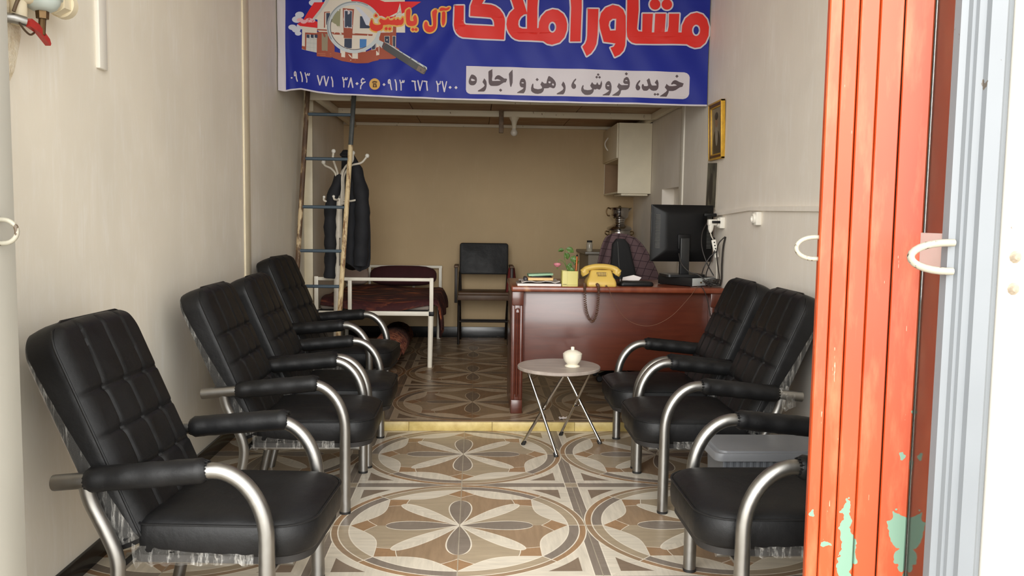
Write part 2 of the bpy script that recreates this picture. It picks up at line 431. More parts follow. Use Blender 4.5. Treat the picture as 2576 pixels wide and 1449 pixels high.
for k in range(5):
    (xa, ya), (xb, yb) = edges[k], edges[k+1]
    d = V(xb-xa, yb-ya, 0).normalized(); nn = V(d.y, -d.x, 0)
    a = V(xa, ya, 0) - nn*.006*(k % 2); b = V(xb, yb, 0) - d*.003
    ol = [a, a + nn*.004 + d*.003, b - d*.003 + nn*.004, b, b - nn*.03, a - nn*.03]
    bm = bmesh.new(); add_loft(bm, [[p + V(0, 0, -.03) for p in ol], [p + V(0, 0, 3.48) for p in ol]])
    obj('door_panel', bm, M['orange'], door, smooth=False)
M['greyframe'] = chipped('grey_frame_paint', (114,118,122), (80,72,64), .715, .4, 34)
obj('rear_frame', box((1.006, 2.36, -.03), (1.22, 2.40, 3.48), .003), M['greyframe'], door)
def ring(name, label, c, rx, rz, r, sgn, mat, yaw=0):
    p = [V(sgn*(-.012), 0, rz)] + [V(sgn*rx*math.cos(t), 0, rz*math.sin(t)) for t in [PI/2 - PI*k/14 for k in range(15)]] + [V(sgn*(-.012), 0, -rz)]
    o = obj(name, tube(p, r, seg=12), mat, None, c, yaw); return tag(o, label, 'hasp')
M['ringpaint'] = chipped('worn_cream_paint', (160,155,140), (84,70,54), .60, .5, 45)
ring('hasp_ring', 'small worn cream hasp ring on the left door jamb', (-1.236, 2.25, 1.41), .036, .031, .0062, 1, M['ringpaint'])
ring('hasp_ring.001', 'cream hasp ring sticking out beyond the left edge of the orange door', (.968, 2.35, 1.391), .052, .031, .0065, -1, M['ringpaint'])
ring('hasp_ring.002', 'large chipped cream hasp ring on the white door stile', (1.192, 2.055, 1.382), .098, .036, .0095, -1, M['ringpaint'])

leaf = thing('door_2', 'white framed glazed door leaf folded open beside the orange door', 'door'); leaf['kind'] = 'structure'
g0, g1 = V(1.2385, 2.2555, 0), V(1.214, 2.07, 0); gd = (g1-g0).normalized(); gn = V(gd.y, -gd.x, 0)
n = N('door_glass'); n.b.inputs['Transmission Weight'].default_value = 1.; n.b.inputs['IOR'].default_value = 1.5
M['glass'] = n.out(lin((236,240,238)), .02)
def leafbox(a, b, w0, w1, z0, z1, mat, name):
    P = [g0 + gd*a + gn*w0, g0 + gd*b + gn*w0, g0 + gd*b + gn*w1, g0 + gd*a + gn*w1]
    bm = bmesh.new(); add_loft(bm, [[p + V(0, 0, z0) for p in P], [p + V(0, 0, z1) for p in P]]); return obj(name, bm, mat, leaf, smooth=False)
L = (g1-g0).length
M['railpaint'] = plain('rail_paint', (196,190,186), .45, var=.05)
leafbox(0, L, -.001, .003, .1, 3.4, M['glass'], 'glass_pane')
leafbox(.0, L, -.012, .012, 1.345, 1.44, M['railpaint'], 'cross_rail')
leafbox(.03, L, -.016, .016, 0, .1, M['greyframe'], 'bottom_rail')
prof = [(1.192, 2.09), (1.196, 2.068), (1.212, 2.064), (1.217, 2.054), (1.225, 2.054), (1.229, 2.046), (1.246, 2.044), (1.251, 2.032), (1.286, 2.024), (1.295, 2.032), (1.308, 2.036), (1.310, 2.09)]
n = bmesh.new(); add_prism(n, prof, -.05, 3.45); obj('outer_stile', n, M['greyframe'], leaf, smooth=False)
M['pier'] = chipped('chipped_white_paint', (232,228,218), (112,96,78), .70, .5, 32, dirt=(198,188,168))
struct('wall_front.002', box((1.262, 2.42, -.06), (XR+.2, 2.55, 3.5)), M['wall'], 'plastered return wall seen through the door glass', 'wall')
bm = bmesh.new(); add_box(bm, (1.312, 2.015, -.06), (2.9, 2.075, 3.5), .004)
pier = struct('wall_front.001', bm, M['pier'], 'chipped white steel front at the far right of the photo', 'wall')
for z in (1.40, 1.335): obj('bolt_head', lathe([(0, .012), (.008, .011), (.013, .005), (.016, 0)], seg=10), plain('old_bolt', (150,136,118), .6, var=.3, scale=60), pier, (1.338, 2.015, 1.465+(z-1.465)*1.22)).rotation_euler.x = PI/2

# ------------------------------------------------------------------ armchairs
def tuft(s, t):
    d = 0.
    for a in (-.15, 0, .15): d += .010*math.exp(-((s-a*(1-.25*max(0, t-.46)))/.0075)**2)
    for b in (.16, .31, .46): d += .009*math.exp(-((t-b)/.0075)**2)
    for a in (-.15, 0, .15):
        for b in (.16, .31, .46): d += .010*math.exp(-(((s-a)**2+(t-b)**2)/.022**2))
    return d
U = V(-.305, 0, .705).normalized(); NB = V(.918, 0, .397)
BL, BH = .775, .285
def bp(s, t, d): return V(.13, 0, .345) + U*t + NB*d + V(0, s, 0)
def wid(t):
    r = .10; k = 1.
    if t > BL - r: k = 1 - (r/BH)*(1-math.sqrt(max(0, 1-((t-(BL-r))/r)**2)))
    if t < .03: k = 1 - .05*(1-t/.03)
    return BH*k
def make_armchair(label, loc, rotz):
    t = thing('armchair', label, 'chair', loc, rotz, GC)
    # seat cushion
    ol = rrect(.20, .775, -.285, .285, [.13, .04, .04, .13], 8)
    bm = bmesh.new()
    add_cushion(bm, ol, [(.03, .336), (.008, .340), (0, .352), (-.004, .40), (0, .438), (.006, .450), (.02, .462), (.05, .472), (.10, .478), (.16, .479)])
    seat = obj('seat', bm, M['leather'], t)
    obj('piping', tube([V(x, y, .446) for x, y in inset(ol, -.001)], .0045, seg=6, closed=True), M['leather'], seat)
    obj('seat_board', prism(inset(rrect(.17, .772, -.28, .28, [.12, .04, .04, .12], 8), .012), .312, .336), M['dark_board'], t)
    # backrest: tufted front, thick sides, rounded top
    ns, nt = 96, 120; bm = bmesh.new(); rows = []
    for j in range(nt+1):
        tt = BL*j/nt; w = wid(tt); row = []
        for i in range(ns+1):
            a = -1 + 2*i/ns; s = a*w
            e = min(1, (1-abs(a))*w/.05, (BL-tt)/.05, tt/.04)
            e = 1-(1-max(0, e))**2
            d = .102 + .028*e + .012*math.cos(a*PI/2) - tuft(s, tt-.06)*e
            row.append(bm.verts.new(bp(s, tt, d)))
        rows.append(row)
    for A, B in zip(rows, rows[1:]):
        for i in range(ns): bm.faces.new((A[i], A[i+1], B[i+1], B[i]))
    loop = [rows[0][i] for i in range(ns+1)] + [rows[j][ns] for j in range(1, nt+1)] + [rows[nt][i] for i in range(ns-1, -1, -1)] + [rows[j][0] for j in range(nt-1, 0, -1)]
    base = [v.co.copy() for v in loop]
    prev = loop; c0 = bp(0, BL/2, 0)
    for d, k in ((.08, 1.004), (.05, 1.008), (.025, 1.004), (.008, .998), (0, .98)):
        cur = []
        for p in base:
            q = p - c0; dd = q.dot(NB); q = q - NB*dd
            cur.append(bm.verts.new(c0 + q*k + NB*d))
        m = len(prev)
        for i in range(m): bm.faces.new((prev[i], prev[(i+1) % m], cur[(i+1) % m], cur[i]))
        prev = cur
    bm.faces.new(prev)
    back = obj('backrest', bm, M['leather'], t, sharp=60)
    pp = [bp(-wid(a), a, .104) for a in [BL*k/30 for k in range(30)]] + [bp(s, BL, .104) for s in [wid(BL)*(-1+2*k/14) for k in range(15)]] + [bp(wid(a), a, .104) for a in [BL*k/30 for k in range(29, -1, -1)]]
    obj('piping', tube(pp, .0045, seg=6), M['leather'], back)
    for a in (-.15, 0, .15):
        for b in (.16, .31, .46):
            bmb = lathe([(0, .004), (.006, .0035), (.010, .001), (.0105, -.003)], seg=10)
            o = obj('button', bmb, M['leather'], back, bp(a, b+.06, .102+.028+.012*math.cos(a/BH*PI/2)-.026)); o.rotation_euler = (0, math.atan2(NB.x, NB.z), 0)
    # steel
    for sy in (-.33, .33):
        path = [V(-.035, sy, .594), V(.12, sy, .610), V(.30, sy, .628), V(.478, sy, .645)]
        for k in range(1, 15):
            a = PI/2*k/14; path.append(V(.478+.170*math.sin(a), sy, .645-.225+.225*math.cos(a)))
        path += [V(.648, sy, .30), V(.648, sy, .15), V(.648, sy, .0)]
        st = obj('side_tube', tube(path, .0262, seg=18), M['steel'], t)
        obj('end_cap', tube([V(-.039, sy, .5936), V(-.031, sy, .5944)], .0255, seg=16), M['steel'], st)
        obj('foot_cap', tube([V(.648, sy, 0), V(.648, sy, .012)], .0272, seg=16), M['black_rubber'], st)
        pad = []
        rr = []
        for k in range(25):
            u = k/24; x = .085+.385*u; z = .606+.0885*x/.44*1.0 + (0 if x < .44 else -.001)
            pad.append(V(x, sy + .0015*math.sin(u*23+sy*9), .5974 + .0995*x + .002))
            e = min(u, 1-u); rr.append(.0415 - .009*max(0, 1-e/.04)**2 + .0006*math.sin(u*27+sy*20) + .0004*math.sin(u*61))
        bm = bmesh.new(); add_tube(bm, pad, rr, seg=18)
        for e in (0, 24):                                          # gathered ends
            for k in range(14):
                a = 2*PI*k/14; p = pad[e]; o1 = 1 if e else -1
                add_tube(bm, [p + V(-.012*o1, .030*math.cos(a), .030*math.sin(a)), p + V(.005*o1, .029*math.cos(a), .029*math.sin(a))], [.006, .003], seg=5)
        obj('arm_pad', bm, M['leather'], t, sharp=50)
        leg = spline([V(.062, sy*.99, .600), V(.075, sy*.97, .53), V(.118, sy*.95, .43), V(.150, sy*.94, .34), V(.148, sy*.94, .25), V(.118, sy*.95, .14), V(.085, sy*.96, .0)], 5)
        obj('leg', tube(leg, .0235, seg=16), M['steel'], t)
    bm = bmesh.new()
    for yy in (-.20, .20): add_tube(bm, [V(.13, yy, .297), V(.70, yy, .297)], .016, seg=10)
    for xx in (.15, .645): add_tube(bm, [V(xx, -.32, .297), V(xx, .32, .297)], .016, seg=10)
    obj('seat_rail', bm, M['steel'], t)
    # shop wrap still clinging to the sides of the back and under the seat
    for sg in (-1, 1):
        bm = bmesh.new(); A = []
        for k in range(25):
            tt = BL*(.97-.95*k/24); w = (wid(tt)*1.008+.003)*sg
            d0 = .004; d1 = .012 + .085*(k/24)**1.5
            A.append([bm.verts.new(bp(w + sg*.0015*math.sin(k*3+q*2), tt, d0+(d1-d0)*q/4)) for q in range(5)])
        for a, b in zip(A, A[1:]):
            for q in range(4): bm.faces.new((a[q], a[q+1], b[q+1], b[q]))
        o = obj('plastic_wrap', bm, M['wrap'], t, sharp=80); o['label'] = 'clear shrink wrap clinging to the side of the back'
        bm = bmesh.new(); A = []
        for k in range(33):
            x = .19 + .40*k/32; y = sg*(.289 + .003*math.sin(k*1.1)); e = 1-k/32
            drop = .010 + .05*e**2.2*(.7+.3*math.sin(k*1.7)) + .010*abs(math.sin(k*.8))
            A.append([bm.verts.new(V(x, y + sg*(.004*math.sin(k*.9+q*1.3)), .352 + .03*e**3 - q*(.02+drop)/4)) for q in range(5)])
        for a, b in zip(A, A[1:]):
            for q in range(4): bm.faces.new((a[q], a[q+1], b[q+1], b[q]))
        o = obj('plastic_wrap', bm, M['wrap'], t, sharp=80); o['label'] = 'crumpled clear wrap under the seat edge'
    return t
GC = 'black steel tube armchairs along the walls'
proto = make_armchair('black armchair nearest the street on the left, showing its whole tufted back', (-1.288, 3.015, 0), -.06)
def slide(t, near, far):                                            # the loose arm pads have slipped along their tubes
    for ch in t.children:
        if ch.name.startswith('arm_pad'):
            d = near if ch.data.vertices[0].co.y < 0 else far; ch.location = (d, 0, d*.0995)
for (x, y, z, rz, lb) in (
    (-1.275, 4.38, 0, 0, 'black armchair by the left wall, right behind the frontmost left one'),
    (-1.262, 5.14, 0, 0, 'black armchair by the left wall, squeezed close beside the second left one'),
    (-1.340, 6.12, S, -.08, 'black armchair on the raised floor, left of the ladder foot'),
    (1.605, 5.13, 0, PI, 'black armchair on the right, pushed up to the desk front'),
    (1.600, 4.38, 0, PI, 'black armchair on the right, between the desk one and the grey bin'),
    (1.560, 3.03, 0, PI, 'black armchair on the right, half hidden by the orange door')):
    c = copy_thing(proto, (x, y, z), rz, lb)
    if 'frontmost' in lb: slide(c, .045, .03)
    if 'grey bin' in lb:                                            # a knot of torn wrap round the rear end of its near arm
        bm = bmesh.new(); bmesh.ops.create_icosphere(bm, subdivisions=4, radius=.05)
        for v in bm.verts:
            q = noise.noise(v.co*34) + .6*noise.noise(v.co*80)
            v.co = Vector((v.co.x*.9, v.co.y*.75, v.co.z*1.05))*(1+.45*q) + Vector((.045, .335, .585))
        o = obj('plastic_wrap', bm, M['wrap'], c, sharp=10); o['label'] = 'torn clear wrap bunched round the arm end'
slide(proto, -.012, .06)
BANNER = '''red 3 0|2788,1610 2932,1611 2934,1364 2941,1336 2965,1318 3409,1304 3404,1366 3390,1404 3356,1435 3032,1452 3037,1603 3091,1743 3124,1801 3298,1801 3215,1640 3354,1634 3421,1613 3489,1569 3544,1498 3569,1433 3576,1375 3563,1103 2920,1124 2869,1144 2826,1182 2796,1239 2782,1314
white 2 45|2788,1610 2932,1611 2934,1364 2941,1336 2965,1318 3409,1304 3404,1366 3390,1404 3356,1435 3032,1452 3037,1603 3091,1743 3124,1801 3298,1801 3215,1640 3354,1634 3421,1613 3489,1569 3544,1498 3569,1433 3576,1375 3563,1103 2920,1124 2869,1144 2826,1182 2796,1239 2782,1314 2788,1610
red 3 0|3620,1851 3840,1746 3918,1512 3923,1836 4091,1837 4078,1591 4080,1276 4100,1282 4107,1370 4139,1452 4213,1529 4313,1562 4397,1551 4482,1494 4526,1421 4544,1339 4541,1248 4506,1141 4432,1063 4315,1030 4239,1044 4179,1082 3800,1096 3740,1112 3689,1145 3638,1211 3608,1277 3597,1342 3609,1433 3650,1515 3717,1576|3918,1495 3870,1487 3820,1450 3788,1393 3783,1335 3797,1291 3848,1271 3922,1268|4375,1294 4372,1265 4362,1241 4346,1222 4327,1212 4306,1212 4286,1222 4270,1240 4259,1265 4254,1293 4258,1321 4268,1346 4283,1364 4303,1374 4324,1374 4344,1365 4360,1346 4371,1322
white 2 45|3620,1851 3840,1746 3918,1512 3923,1836 4091,1837 4078,1591 4080,1276 4100,1282 4107,1370 4139,1452 4213,1529 4313,1562 4397,1551 4482,1494 4526,1421 4544,1339 4541,1248 4506,1141 4432,1063 4315,1030 4239,1044 4179,1082 3800,1096 3740,1112 3689,1145 3638,1211 3608,1277 3597,1342 3609,1433 3650,1515 3717,1576 3620,1851
white 2 45|3918,1495 3870,1487 3820,1450 3788,1393 3783,1335 3797,1291 3848,1271 3922,1268 3918,1495
white 2 45|4375,1294 4372,1265 4362,1241 4346,1222 4327,1212 4306,1212 4286,1222 4270,1240 4259,1265 4254,1293 4258,1321 4268,1346 4283,1364 4303,1374 4324,1374 4344,1365 4360,1346 4371,1322 4375,1294
red 3 0|4576,1854 4759,1855 4765,1586 4756,1077 4595,1076 4601,1590
white 2 45|4576,1854 4759,1855 4765,1586 4756,1077 4595,1076 4601,1590 4576,1854
red 3 0|4857,1570 5024,1570 5017,1169 5003,1037 4971,963 4922,896 4856,852 4786,996 4830,1044 4852,1102 4858,1168
white 2 45|4857,1570 5024,1570 5017,1169 5003,1037 4971,963 4922,896 4856,852 4786,996 4830,1044 4852,1102 4858,1168 4857,1570
red 3 0|5240,1628 5332,1609 5403,1556 5444,1466 5455,1220 5450,1023 5424,941 5367,878 5292,841 5222,979 5272,998 5299,1047 5114,1067 5053,1267 5037,1390 5064,1505 5132,1587|5300,1419 5297,1246 5211,1240 5185,1317 5197,1383 5243,1419
white 2 45|5240,1628 5332,1609 5403,1556 5444,1466 5455,1220 5450,1023 5424,941 5367,878 5292,841 5222,979 5272,998 5299,1047 5114,1067 5053,1267 5037,1390 5064,1505 5132,1587 5240,1628
white 2 45|5300,1419 5297,1246 5211,1240 5185,1317 5197,1383 5243,1419 5300,1419
red 3 0|5462,1857 5633,1858 5646,1565 5627,1270 5650,1238 5708,1235 5709,1508 5867,1509 5858,1226 5895,1226 5903,1509 6066,1510 6054,1227 6099,1237 6113,1322 6116,1510 6273,1510 6265,1225 6315,1225 6320,1331 6367,1438 6447,1503 6538,1523 6630,1496 6698,1423 6735,1309 6731,1178 6685,1072 6613,1009 6530,997 6455,1021 6404,1049 5613,1049 5554,1065 5508,1102 5477,1155 5466,1253|6601,1259 6598,1230 6588,1204 6572,1185 6552,1175 6530,1175 6509,1185 6492,1204 6480,1229 6475,1258 6478,1288 6488,1313 6504,1332 6524,1342 6546,1342 6567,1332 6585,1314 6596,1288
white 2 45|5462,1857 5633,1858 5646,1565 5627,1270 5650,1238 5708,1235 5709,1508 5867,1509 5858,1226 5895,1226 5903,1509 6066,1510 6054,1227 6099,1237 6113,1322 6116,1510 6273,1510 6265,1225 6315,1225 6320,1331 6367,1438 6447,1503 6538,1523 6630,1496 6698,1423 6735,1309 6731,1178 6685,1072 6613,1009 6530,997 6455,1021 6404,1049 5613,1049 5554,1065 5508,1102 5477,1155 5466,1253 5462,1857
white 2 45|6601,1259 6598,1230 6588,1204 6572,1185 6552,1175 6530,1175 6509,1185 6492,1204 6480,1229 6475,1258 6478,1288 6488,1313 6504,1332 6524,1342 6546,1342 6567,1332 6585,1314 6596,1288 6601,1259
red 3 0|5979,1651 5975,1623 5961,1599 5939,1580 5913,1570 5884,1570 5856,1580 5834,1598 5819,1622 5813,1650 5817,1678 5831,1703 5853,1721 5879,1731 5908,1731 5935,1721 5958,1703 5973,1679
white 2 45|5979,1651 5975,1623 5961,1599 5939,1580 5913,1570 5884,1570 5856,1580 5834,1598 5819,1622 5813,1650 5817,1678 5831,1703 5853,1721 5879,1731 5908,1731 5935,1721 5958,1703 5973,1679 5979,1651
red 3 0|6160,1652 6156,1624 6142,1600 6121,1582 6095,1573 6067,1573 6040,1582 6018,1600 6003,1624 5997,1651 6001,1678 6015,1702 6036,1720 6062,1730 6090,1730 6117,1721 6139,1703 6154,1679
white 2 45|6160,1652 6156,1624 6142,1600 6121,1582 6095,1573 6067,1573 6040,1582 6018,1600 6003,1624 5997,1651 6001,1678 6015,1702 6036,1720 6062,1730 6090,1730 6117,1721 6139,1703 6154,1679 6160,1652
red 3 0|6065,1814 6061,1786 6047,1762 6026,1743 5999,1734 5970,1734 5943,1743 5921,1761 5905,1786 5900,1813 5904,1841 5918,1866 5939,1884 5966,1894 5995,1894 6022,1884 6044,1866 6059,1842
white 2 45|6065,1814 6061,1786 6047,1762 6026,1743 5999,1734 5970,1734 5943,1743 5921,1761 5905,1786 5900,1813 5904,1841 5918,1866 5939,1884 5966,1894 5995,1894 6022,1884 6044,1866 6059,1842 6065,1814
white 2 0|2978,690 4465,664 5473,636 6376,621 6418,608 6450,582 6465,544 6463,288 6447,250 6418,225 6372,211 5484,225 4473,238 3047,257 3010,270 2985,293 2975,329
ink 3 0|3060,559 3089,557 3121,539 3143,511 3149,477 3144,439 3127,411 3103,395 3069,392 3040,400 3021,424 3017,453 3025,491 3041,529|3054,491 3068,496 3087,490 3112,477 3121,469 3107,462 3078,458 3058,465
ink 3 0|3263,500 3284,478 3299,450 3303,417 3302,374 3293,335 3279,309 3262,295 3172,295 3162,303 3172,315 3211,336 3254,366 3272,390 3258,412 3236,442 3246,464
ink 3 0|3387,649 3392,541 3384,484 3391,460 3520,465 3515,473 3490,485 3464,491 3442,482 3427,482 3425,499 3446,534 3475,552 3504,549 3538,528 3577,501 3614,499 3622,486 3602,442 3571,438 3535,416 3501,394 3472,385 3414,382 3368,384 3343,407 3333,441 3329,531 3326,602 3338,619 3372,636
ink 3 0|3522,345 3549,319 3523,293 3496,319
ink 3 0|3705,638 3710,543 3709,439 3688,374 3676,374 3666,405 3647,569 3659,591
ink 3 0|3868,508 3892,502 3909,478 3919,440 3918,374 3913,331 3900,298 3884,277 3784,280 3780,289 3822,314 3861,338 3884,362 3865,368 3841,371 3824,392 3817,425 3823,464 3839,497|3847,442 3862,449 3883,444 3886,435 3872,428 3849,434
ink 3 0|4091,521 4118,495 4092,469 4066,495
ink 3 0|4021,432 4034,427 4036,370 4053,356 4107,346 4150,353 4172,364 4166,388 4143,418 4167,467 4185,452 4204,436 4238,437 4247,490 4267,545 4284,548 4331,519 4365,482 4383,449 4388,416 4379,382 4365,363 4343,358 4314,370 4295,376 4266,362 4203,359 4199,333 4185,305 4156,283 4108,273 4064,276 4025,294 4001,317 3998,360 4009,408|4264,455 4278,467 4298,466 4307,453 4298,439 4284,436|4323,415 4337,438 4354,425 4358,408 4345,400
ink 3 0|4499,466 4523,436 4536,398 4540,365 4535,322 4523,288 4504,264 4408,264 4400,273 4412,285 4455,307 4493,333 4507,360 4497,378 4473,412 4484,435
ink 3 0|4692,510 4703,503 4700,489 4674,456 4670,437 4684,425 4699,413 4702,380 4690,359 4669,349 4645,358 4628,384 4628,413 4640,446 4664,484
ink 3 0|4812,412 4821,400 4815,367 4828,341 4884,332 4932,338 4955,351 4931,382 4921,401 4934,429 4951,456 4963,439 4980,420 5012,418 5030,456 5042,435 5050,418 5074,416 5083,449 5097,483 5107,435 5101,393 5087,359 5069,341 5052,345 5030,354 5004,342 4982,347 4975,311 4957,282 4924,263 4880,258 4842,262 4803,291 4783,324 4784,362 4796,395
ink 3 0|5041,593 5064,571 5042,550 5020,571
ink 3 0|5019,554 5042,532 5020,510 4997,532
ink 3 0|5064,553 5087,531 5065,509 5043,531
ink 3 0|5202,476 5226,470 5246,437 5256,394 5254,337 5245,299 5222,254 5121,253 5118,262 5159,284 5197,308 5222,334 5191,340 5167,355 5156,388 5158,426 5176,460|5182,410 5199,416 5218,410 5221,401 5204,396 5185,399
ink 3 0|5479,538 5506,531 5526,495 5536,448 5531,387 5510,353 5477,338 5410,335 5401,319 5395,286 5371,248 5268,252 5268,259 5320,293 5358,321 5374,343 5359,366 5339,388 5367,447 5384,426 5408,412 5504,412 5511,423 5499,428 5456,430 5434,450 5431,471 5444,514|5460,476 5473,490 5488,488 5501,473
ink 3 0|5477,611 5504,586 5479,560 5452,586
ink 3 0|5691,493 5697,483 5694,468 5671,435 5667,414 5686,400 5698,383 5695,355 5678,336 5659,331 5638,343 5625,373 5629,411 5647,449 5670,478
ink 3 0|5831,521 5844,498 5860,441 5877,411 5901,409 5951,411 5946,425 5919,454 5954,503 5968,485 5980,447 5981,390 5972,357 5946,333 5904,329 5875,335 5838,363 5817,337 5794,328 5750,329 5728,355 5719,383 5722,417 5736,433 5748,426 5758,400 5806,399 5820,413 5809,446 5794,490
ink 3 0|5929,298 5952,276 5931,254 5908,276
ink 3 0|5975,298 5997,277 5976,255 5953,276
ink 3 12|5930,276 5975,277
ink 3 0|6106,441 6123,424 6150,408 6197,407 6245,414 6271,421 6244,437 6213,442 6192,430 6180,432 6179,448 6205,486 6237,502 6266,496 6305,475 6375,452 6357,402 6317,391 6284,369 6252,347 6209,333 6145,332 6141,306 6125,268 6109,241 6006,244 6011,253 6053,282 6100,318 6117,342 6099,363 6079,384 6095,415
ink 3 0|6265,586 6292,561 6266,535 6240,560
white 3 0|211,499 228,484 211,468 195,483
white 3 18|255,518 253,561 266,582 280,561 279,524 260,518
white 3 20|281,540 286,476 300,434
white 3 21|355,574 368,540 381,477 379,429
white 3 18|429,562 445,499 456,456 453,419
white 3 15|437,530 459,528 473,552 475,525 494,525 500,552
white 3 21|624,521 659,379
white 3 18|698,511 659,379
white 3 21|725,516 757,369
white 3 18|795,506 757,369
white 3 20|841,504 860,438 862,356
white 3 20|1023,498 1042,419 1041,350
white 3 15|1031,463 1055,461 1069,493 1074,461 1090,466 1096,496
white 3 20|1153,491 1115,348
white 3 21|1153,491 1185,346
white 3 0|1250,430 1276,405 1250,379 1224,404
white 3 20|1358,474 1337,487 1318,463 1318,421 1342,416 1377,434
white 3 18|1342,416 1309,368 1307,326
white 3 0|1677,419 1702,395 1678,370 1653,394
white 3 20|1745,435 1750,466 1764,474 1774,456 1772,419 1750,416 1745,440
white 3 18|1775,430 1785,361 1795,319
white 3 20|1851,472 1866,420 1872,314
white 3 18|1925,468 1944,399 1945,315
white 3 15|1934,431 1960,431 1971,463 1974,434 1990,436 1995,463
white 3 21|2122,453 2173,446 2168,422 2184,309
white 3 21|2216,457 2252,307
white 3 18|2289,455 2252,307
white 3 21|2313,449 2361,442 2356,418 2370,308
white 3 20|2514,446 2533,383 2534,293
white 3 17|2522,417 2547,401 2568,412 2574,446
white 3 21|2603,444 2636,292
white 3 18|2672,442 2636,292
white 3 0|2728,380 2753,356 2728,331 2703,355
white 3 0|2820,379 2846,354 2821,328 2795,353
gold 3 0|1615,402 1612,379 1604,358 1590,339 1572,325 1551,316 1529,313 1507,316 1486,324 1468,338 1454,356 1445,378 1443,401 1445,424 1454,445 1468,463 1486,478 1507,487 1529,490 1551,487 1572,478 1590,464 1604,446 1612,425
brown 4 20|1497,430 1524,441 1561,433
brown 4 12|1502,412 1553,415
brown 4 0|1502,401 1556,404 1567,352 1497,351
gold 5 0|1541,376 1539,369 1535,364 1529,362 1523,364 1519,369 1517,376 1519,383 1523,388 1529,390 1535,388 1539,383
brown 5.5 0|1534,376 1532,372 1529,370 1526,372 1524,376 1526,380 1529,382 1532,380
red2 5 0|1478,1398 1488,1393 1494,1381 1494,1364 1498,1349 1507,1334 1523,1324 1546,1317 1570,1314 1593,1316 1611,1319 1622,1323 1625,1331 1620,1342 1611,1354 1599,1367 1599,1383 1611,1403 1622,1411 1634,1407 1647,1401 1662,1394 1677,1390 1691,1389 1704,1392 1716,1399 1727,1409 1737,1424 1747,1421 1755,1401 1768,1388 1784,1383 1799,1383 1814,1388 1826,1398 1837,1413 1845,1412 1853,1396 1861,1389 1872,1391 1882,1399 1892,1413 1902,1412 1910,1397 1922,1389 1937,1389 1948,1396 1957,1408 1966,1420 1974,1432 1983,1423 1990,1395 1990,1368 1983,1342 1970,1324 1953,1313 1937,1308 1922,1311 1908,1309 1893,1304 1877,1304 1859,1309 1839,1312 1816,1312 1792,1314 1769,1318 1742,1318 1713,1313 1689,1311 1670,1311 1661,1300 1661,1277 1651,1257 1632,1240 1606,1227 1574,1218 1542,1218 1510,1226 1483,1239 1463,1256 1450,1279 1446,1307 1447,1334 1453,1360 1460,1380 1469,1394
gold2 4 46|1478,1398 1488,1393 1494,1381 1494,1364 1498,1349 1507,1334 1523,1324 1546,1317 1570,1314 1593,1316 1611,1319 1622,1323 1625,1331 1620,1342 1611,1354 1599,1367 1599,1383 1611,1403 1622,1411 1634,1407 1647,1401 1662,1394 1677,1390 1691,1389 1704,1392 1716,1399 1727,1409 1737,1424 1747,1421 1755,1401 1768,1388 1784,1383 1799,1383 1814,1388 1826,1398 1837,1413 1845,1412 1853,1396 1861,1389 1872,1391 1882,1399 1892,1413 1902,1412 1910,1397 1922,1389 1937,1389 1948,1396 1957,1408 1966,1420 1974,1432 1983,1423 1990,1395 1990,1368 1983,1342 1970,1324 1953,1313 1937,1308 1922,1311 1908,1309 1893,1304 1877,1304 1859,1309 1839,1312 1816,1312 1792,1314 1769,1318 1742,1318 1713,1313 1689,1311 1670,1311 1661,1300 1661,1277 1651,1257 1632,1240 1606,1227 1574,1218 1542,1218 1510,1226 1483,1239 1463,1256 1450,1279 1446,1307 1447,1334 1453,1360 1460,1380 1469,1394 1478,1398
red2 5 0|1557,1483 1574,1467 1574,1451 1557,1436 1541,1435 1525,1451 1525,1467 1541,1483
gold2 4 46|1557,1483 1574,1467 1574,1451 1557,1436 1541,1435 1525,1451 1525,1467 1541,1483 1557,1483
red2 5 0|2092,1550 2098,1524 2098,1490 2093,1448 2090,1415 2090,1393 2094,1378 2103,1373 2119,1370 2143,1370 2148,1383 2137,1408 2141,1434 2161,1460 2179,1461 2193,1438 2201,1413 2203,1385 2202,1359 2197,1336 2187,1319 2169,1306 2147,1298 2121,1295 2093,1297 2064,1304 2044,1317 2034,1337 2028,1367 2026,1406 2025,1450 2025,1499 2032,1528 2047,1540 2063,1550 2080,1558
gold2 4 46|2092,1550 2098,1524 2098,1490 2093,1448 2090,1415 2090,1393 2094,1378 2103,1373 2119,1370 2143,1370 2148,1383 2137,1408 2141,1434 2161,1460 2179,1461 2193,1438 2201,1413 2203,1385 2202,1359 2197,1336 2187,1319 2169,1306 2147,1298 2121,1295 2093,1297 2064,1304 2044,1317 2034,1337 2028,1367 2026,1406 2025,1450 2025,1499 2032,1528 2047,1540 2063,1550 2080,1558 2092,1550
red2 5 0|2498,1550 2513,1533 2516,1513 2507,1491 2503,1444 2504,1373 2503,1321 2500,1287 2490,1257 2473,1231 2451,1213 2425,1201 2397,1198 2368,1204 2345,1217 2327,1236 2315,1260 2309,1289 2309,1316 2315,1341 2323,1358 2335,1367 2347,1367 2358,1358 2366,1343 2369,1320 2376,1304 2388,1294 2404,1289 2424,1289 2439,1294 2448,1304 2451,1328 2449,1365 2445,1407 2437,1455 2434,1490 2435,1513 2450,1533 2477,1550
gold2 4 46|2498,1550 2513,1533 2516,1513 2507,1491 2503,1444 2504,1373 2503,1321 2500,1287 2490,1257 2473,1231 2451,1213 2425,1201 2397,1198 2368,1204 2345,1217 2327,1236 2315,1260 2309,1289 2309,1316 2315,1341 2323,1358 2335,1367 2347,1367 2358,1358 2366,1343 2369,1320 2376,1304 2388,1294 2404,1289 2424,1289 2439,1294 2448,1304 2451,1328 2449,1365 2445,1407 2437,1455 2434,1490 2435,1513 2450,1533 2477,1550 2498,1550
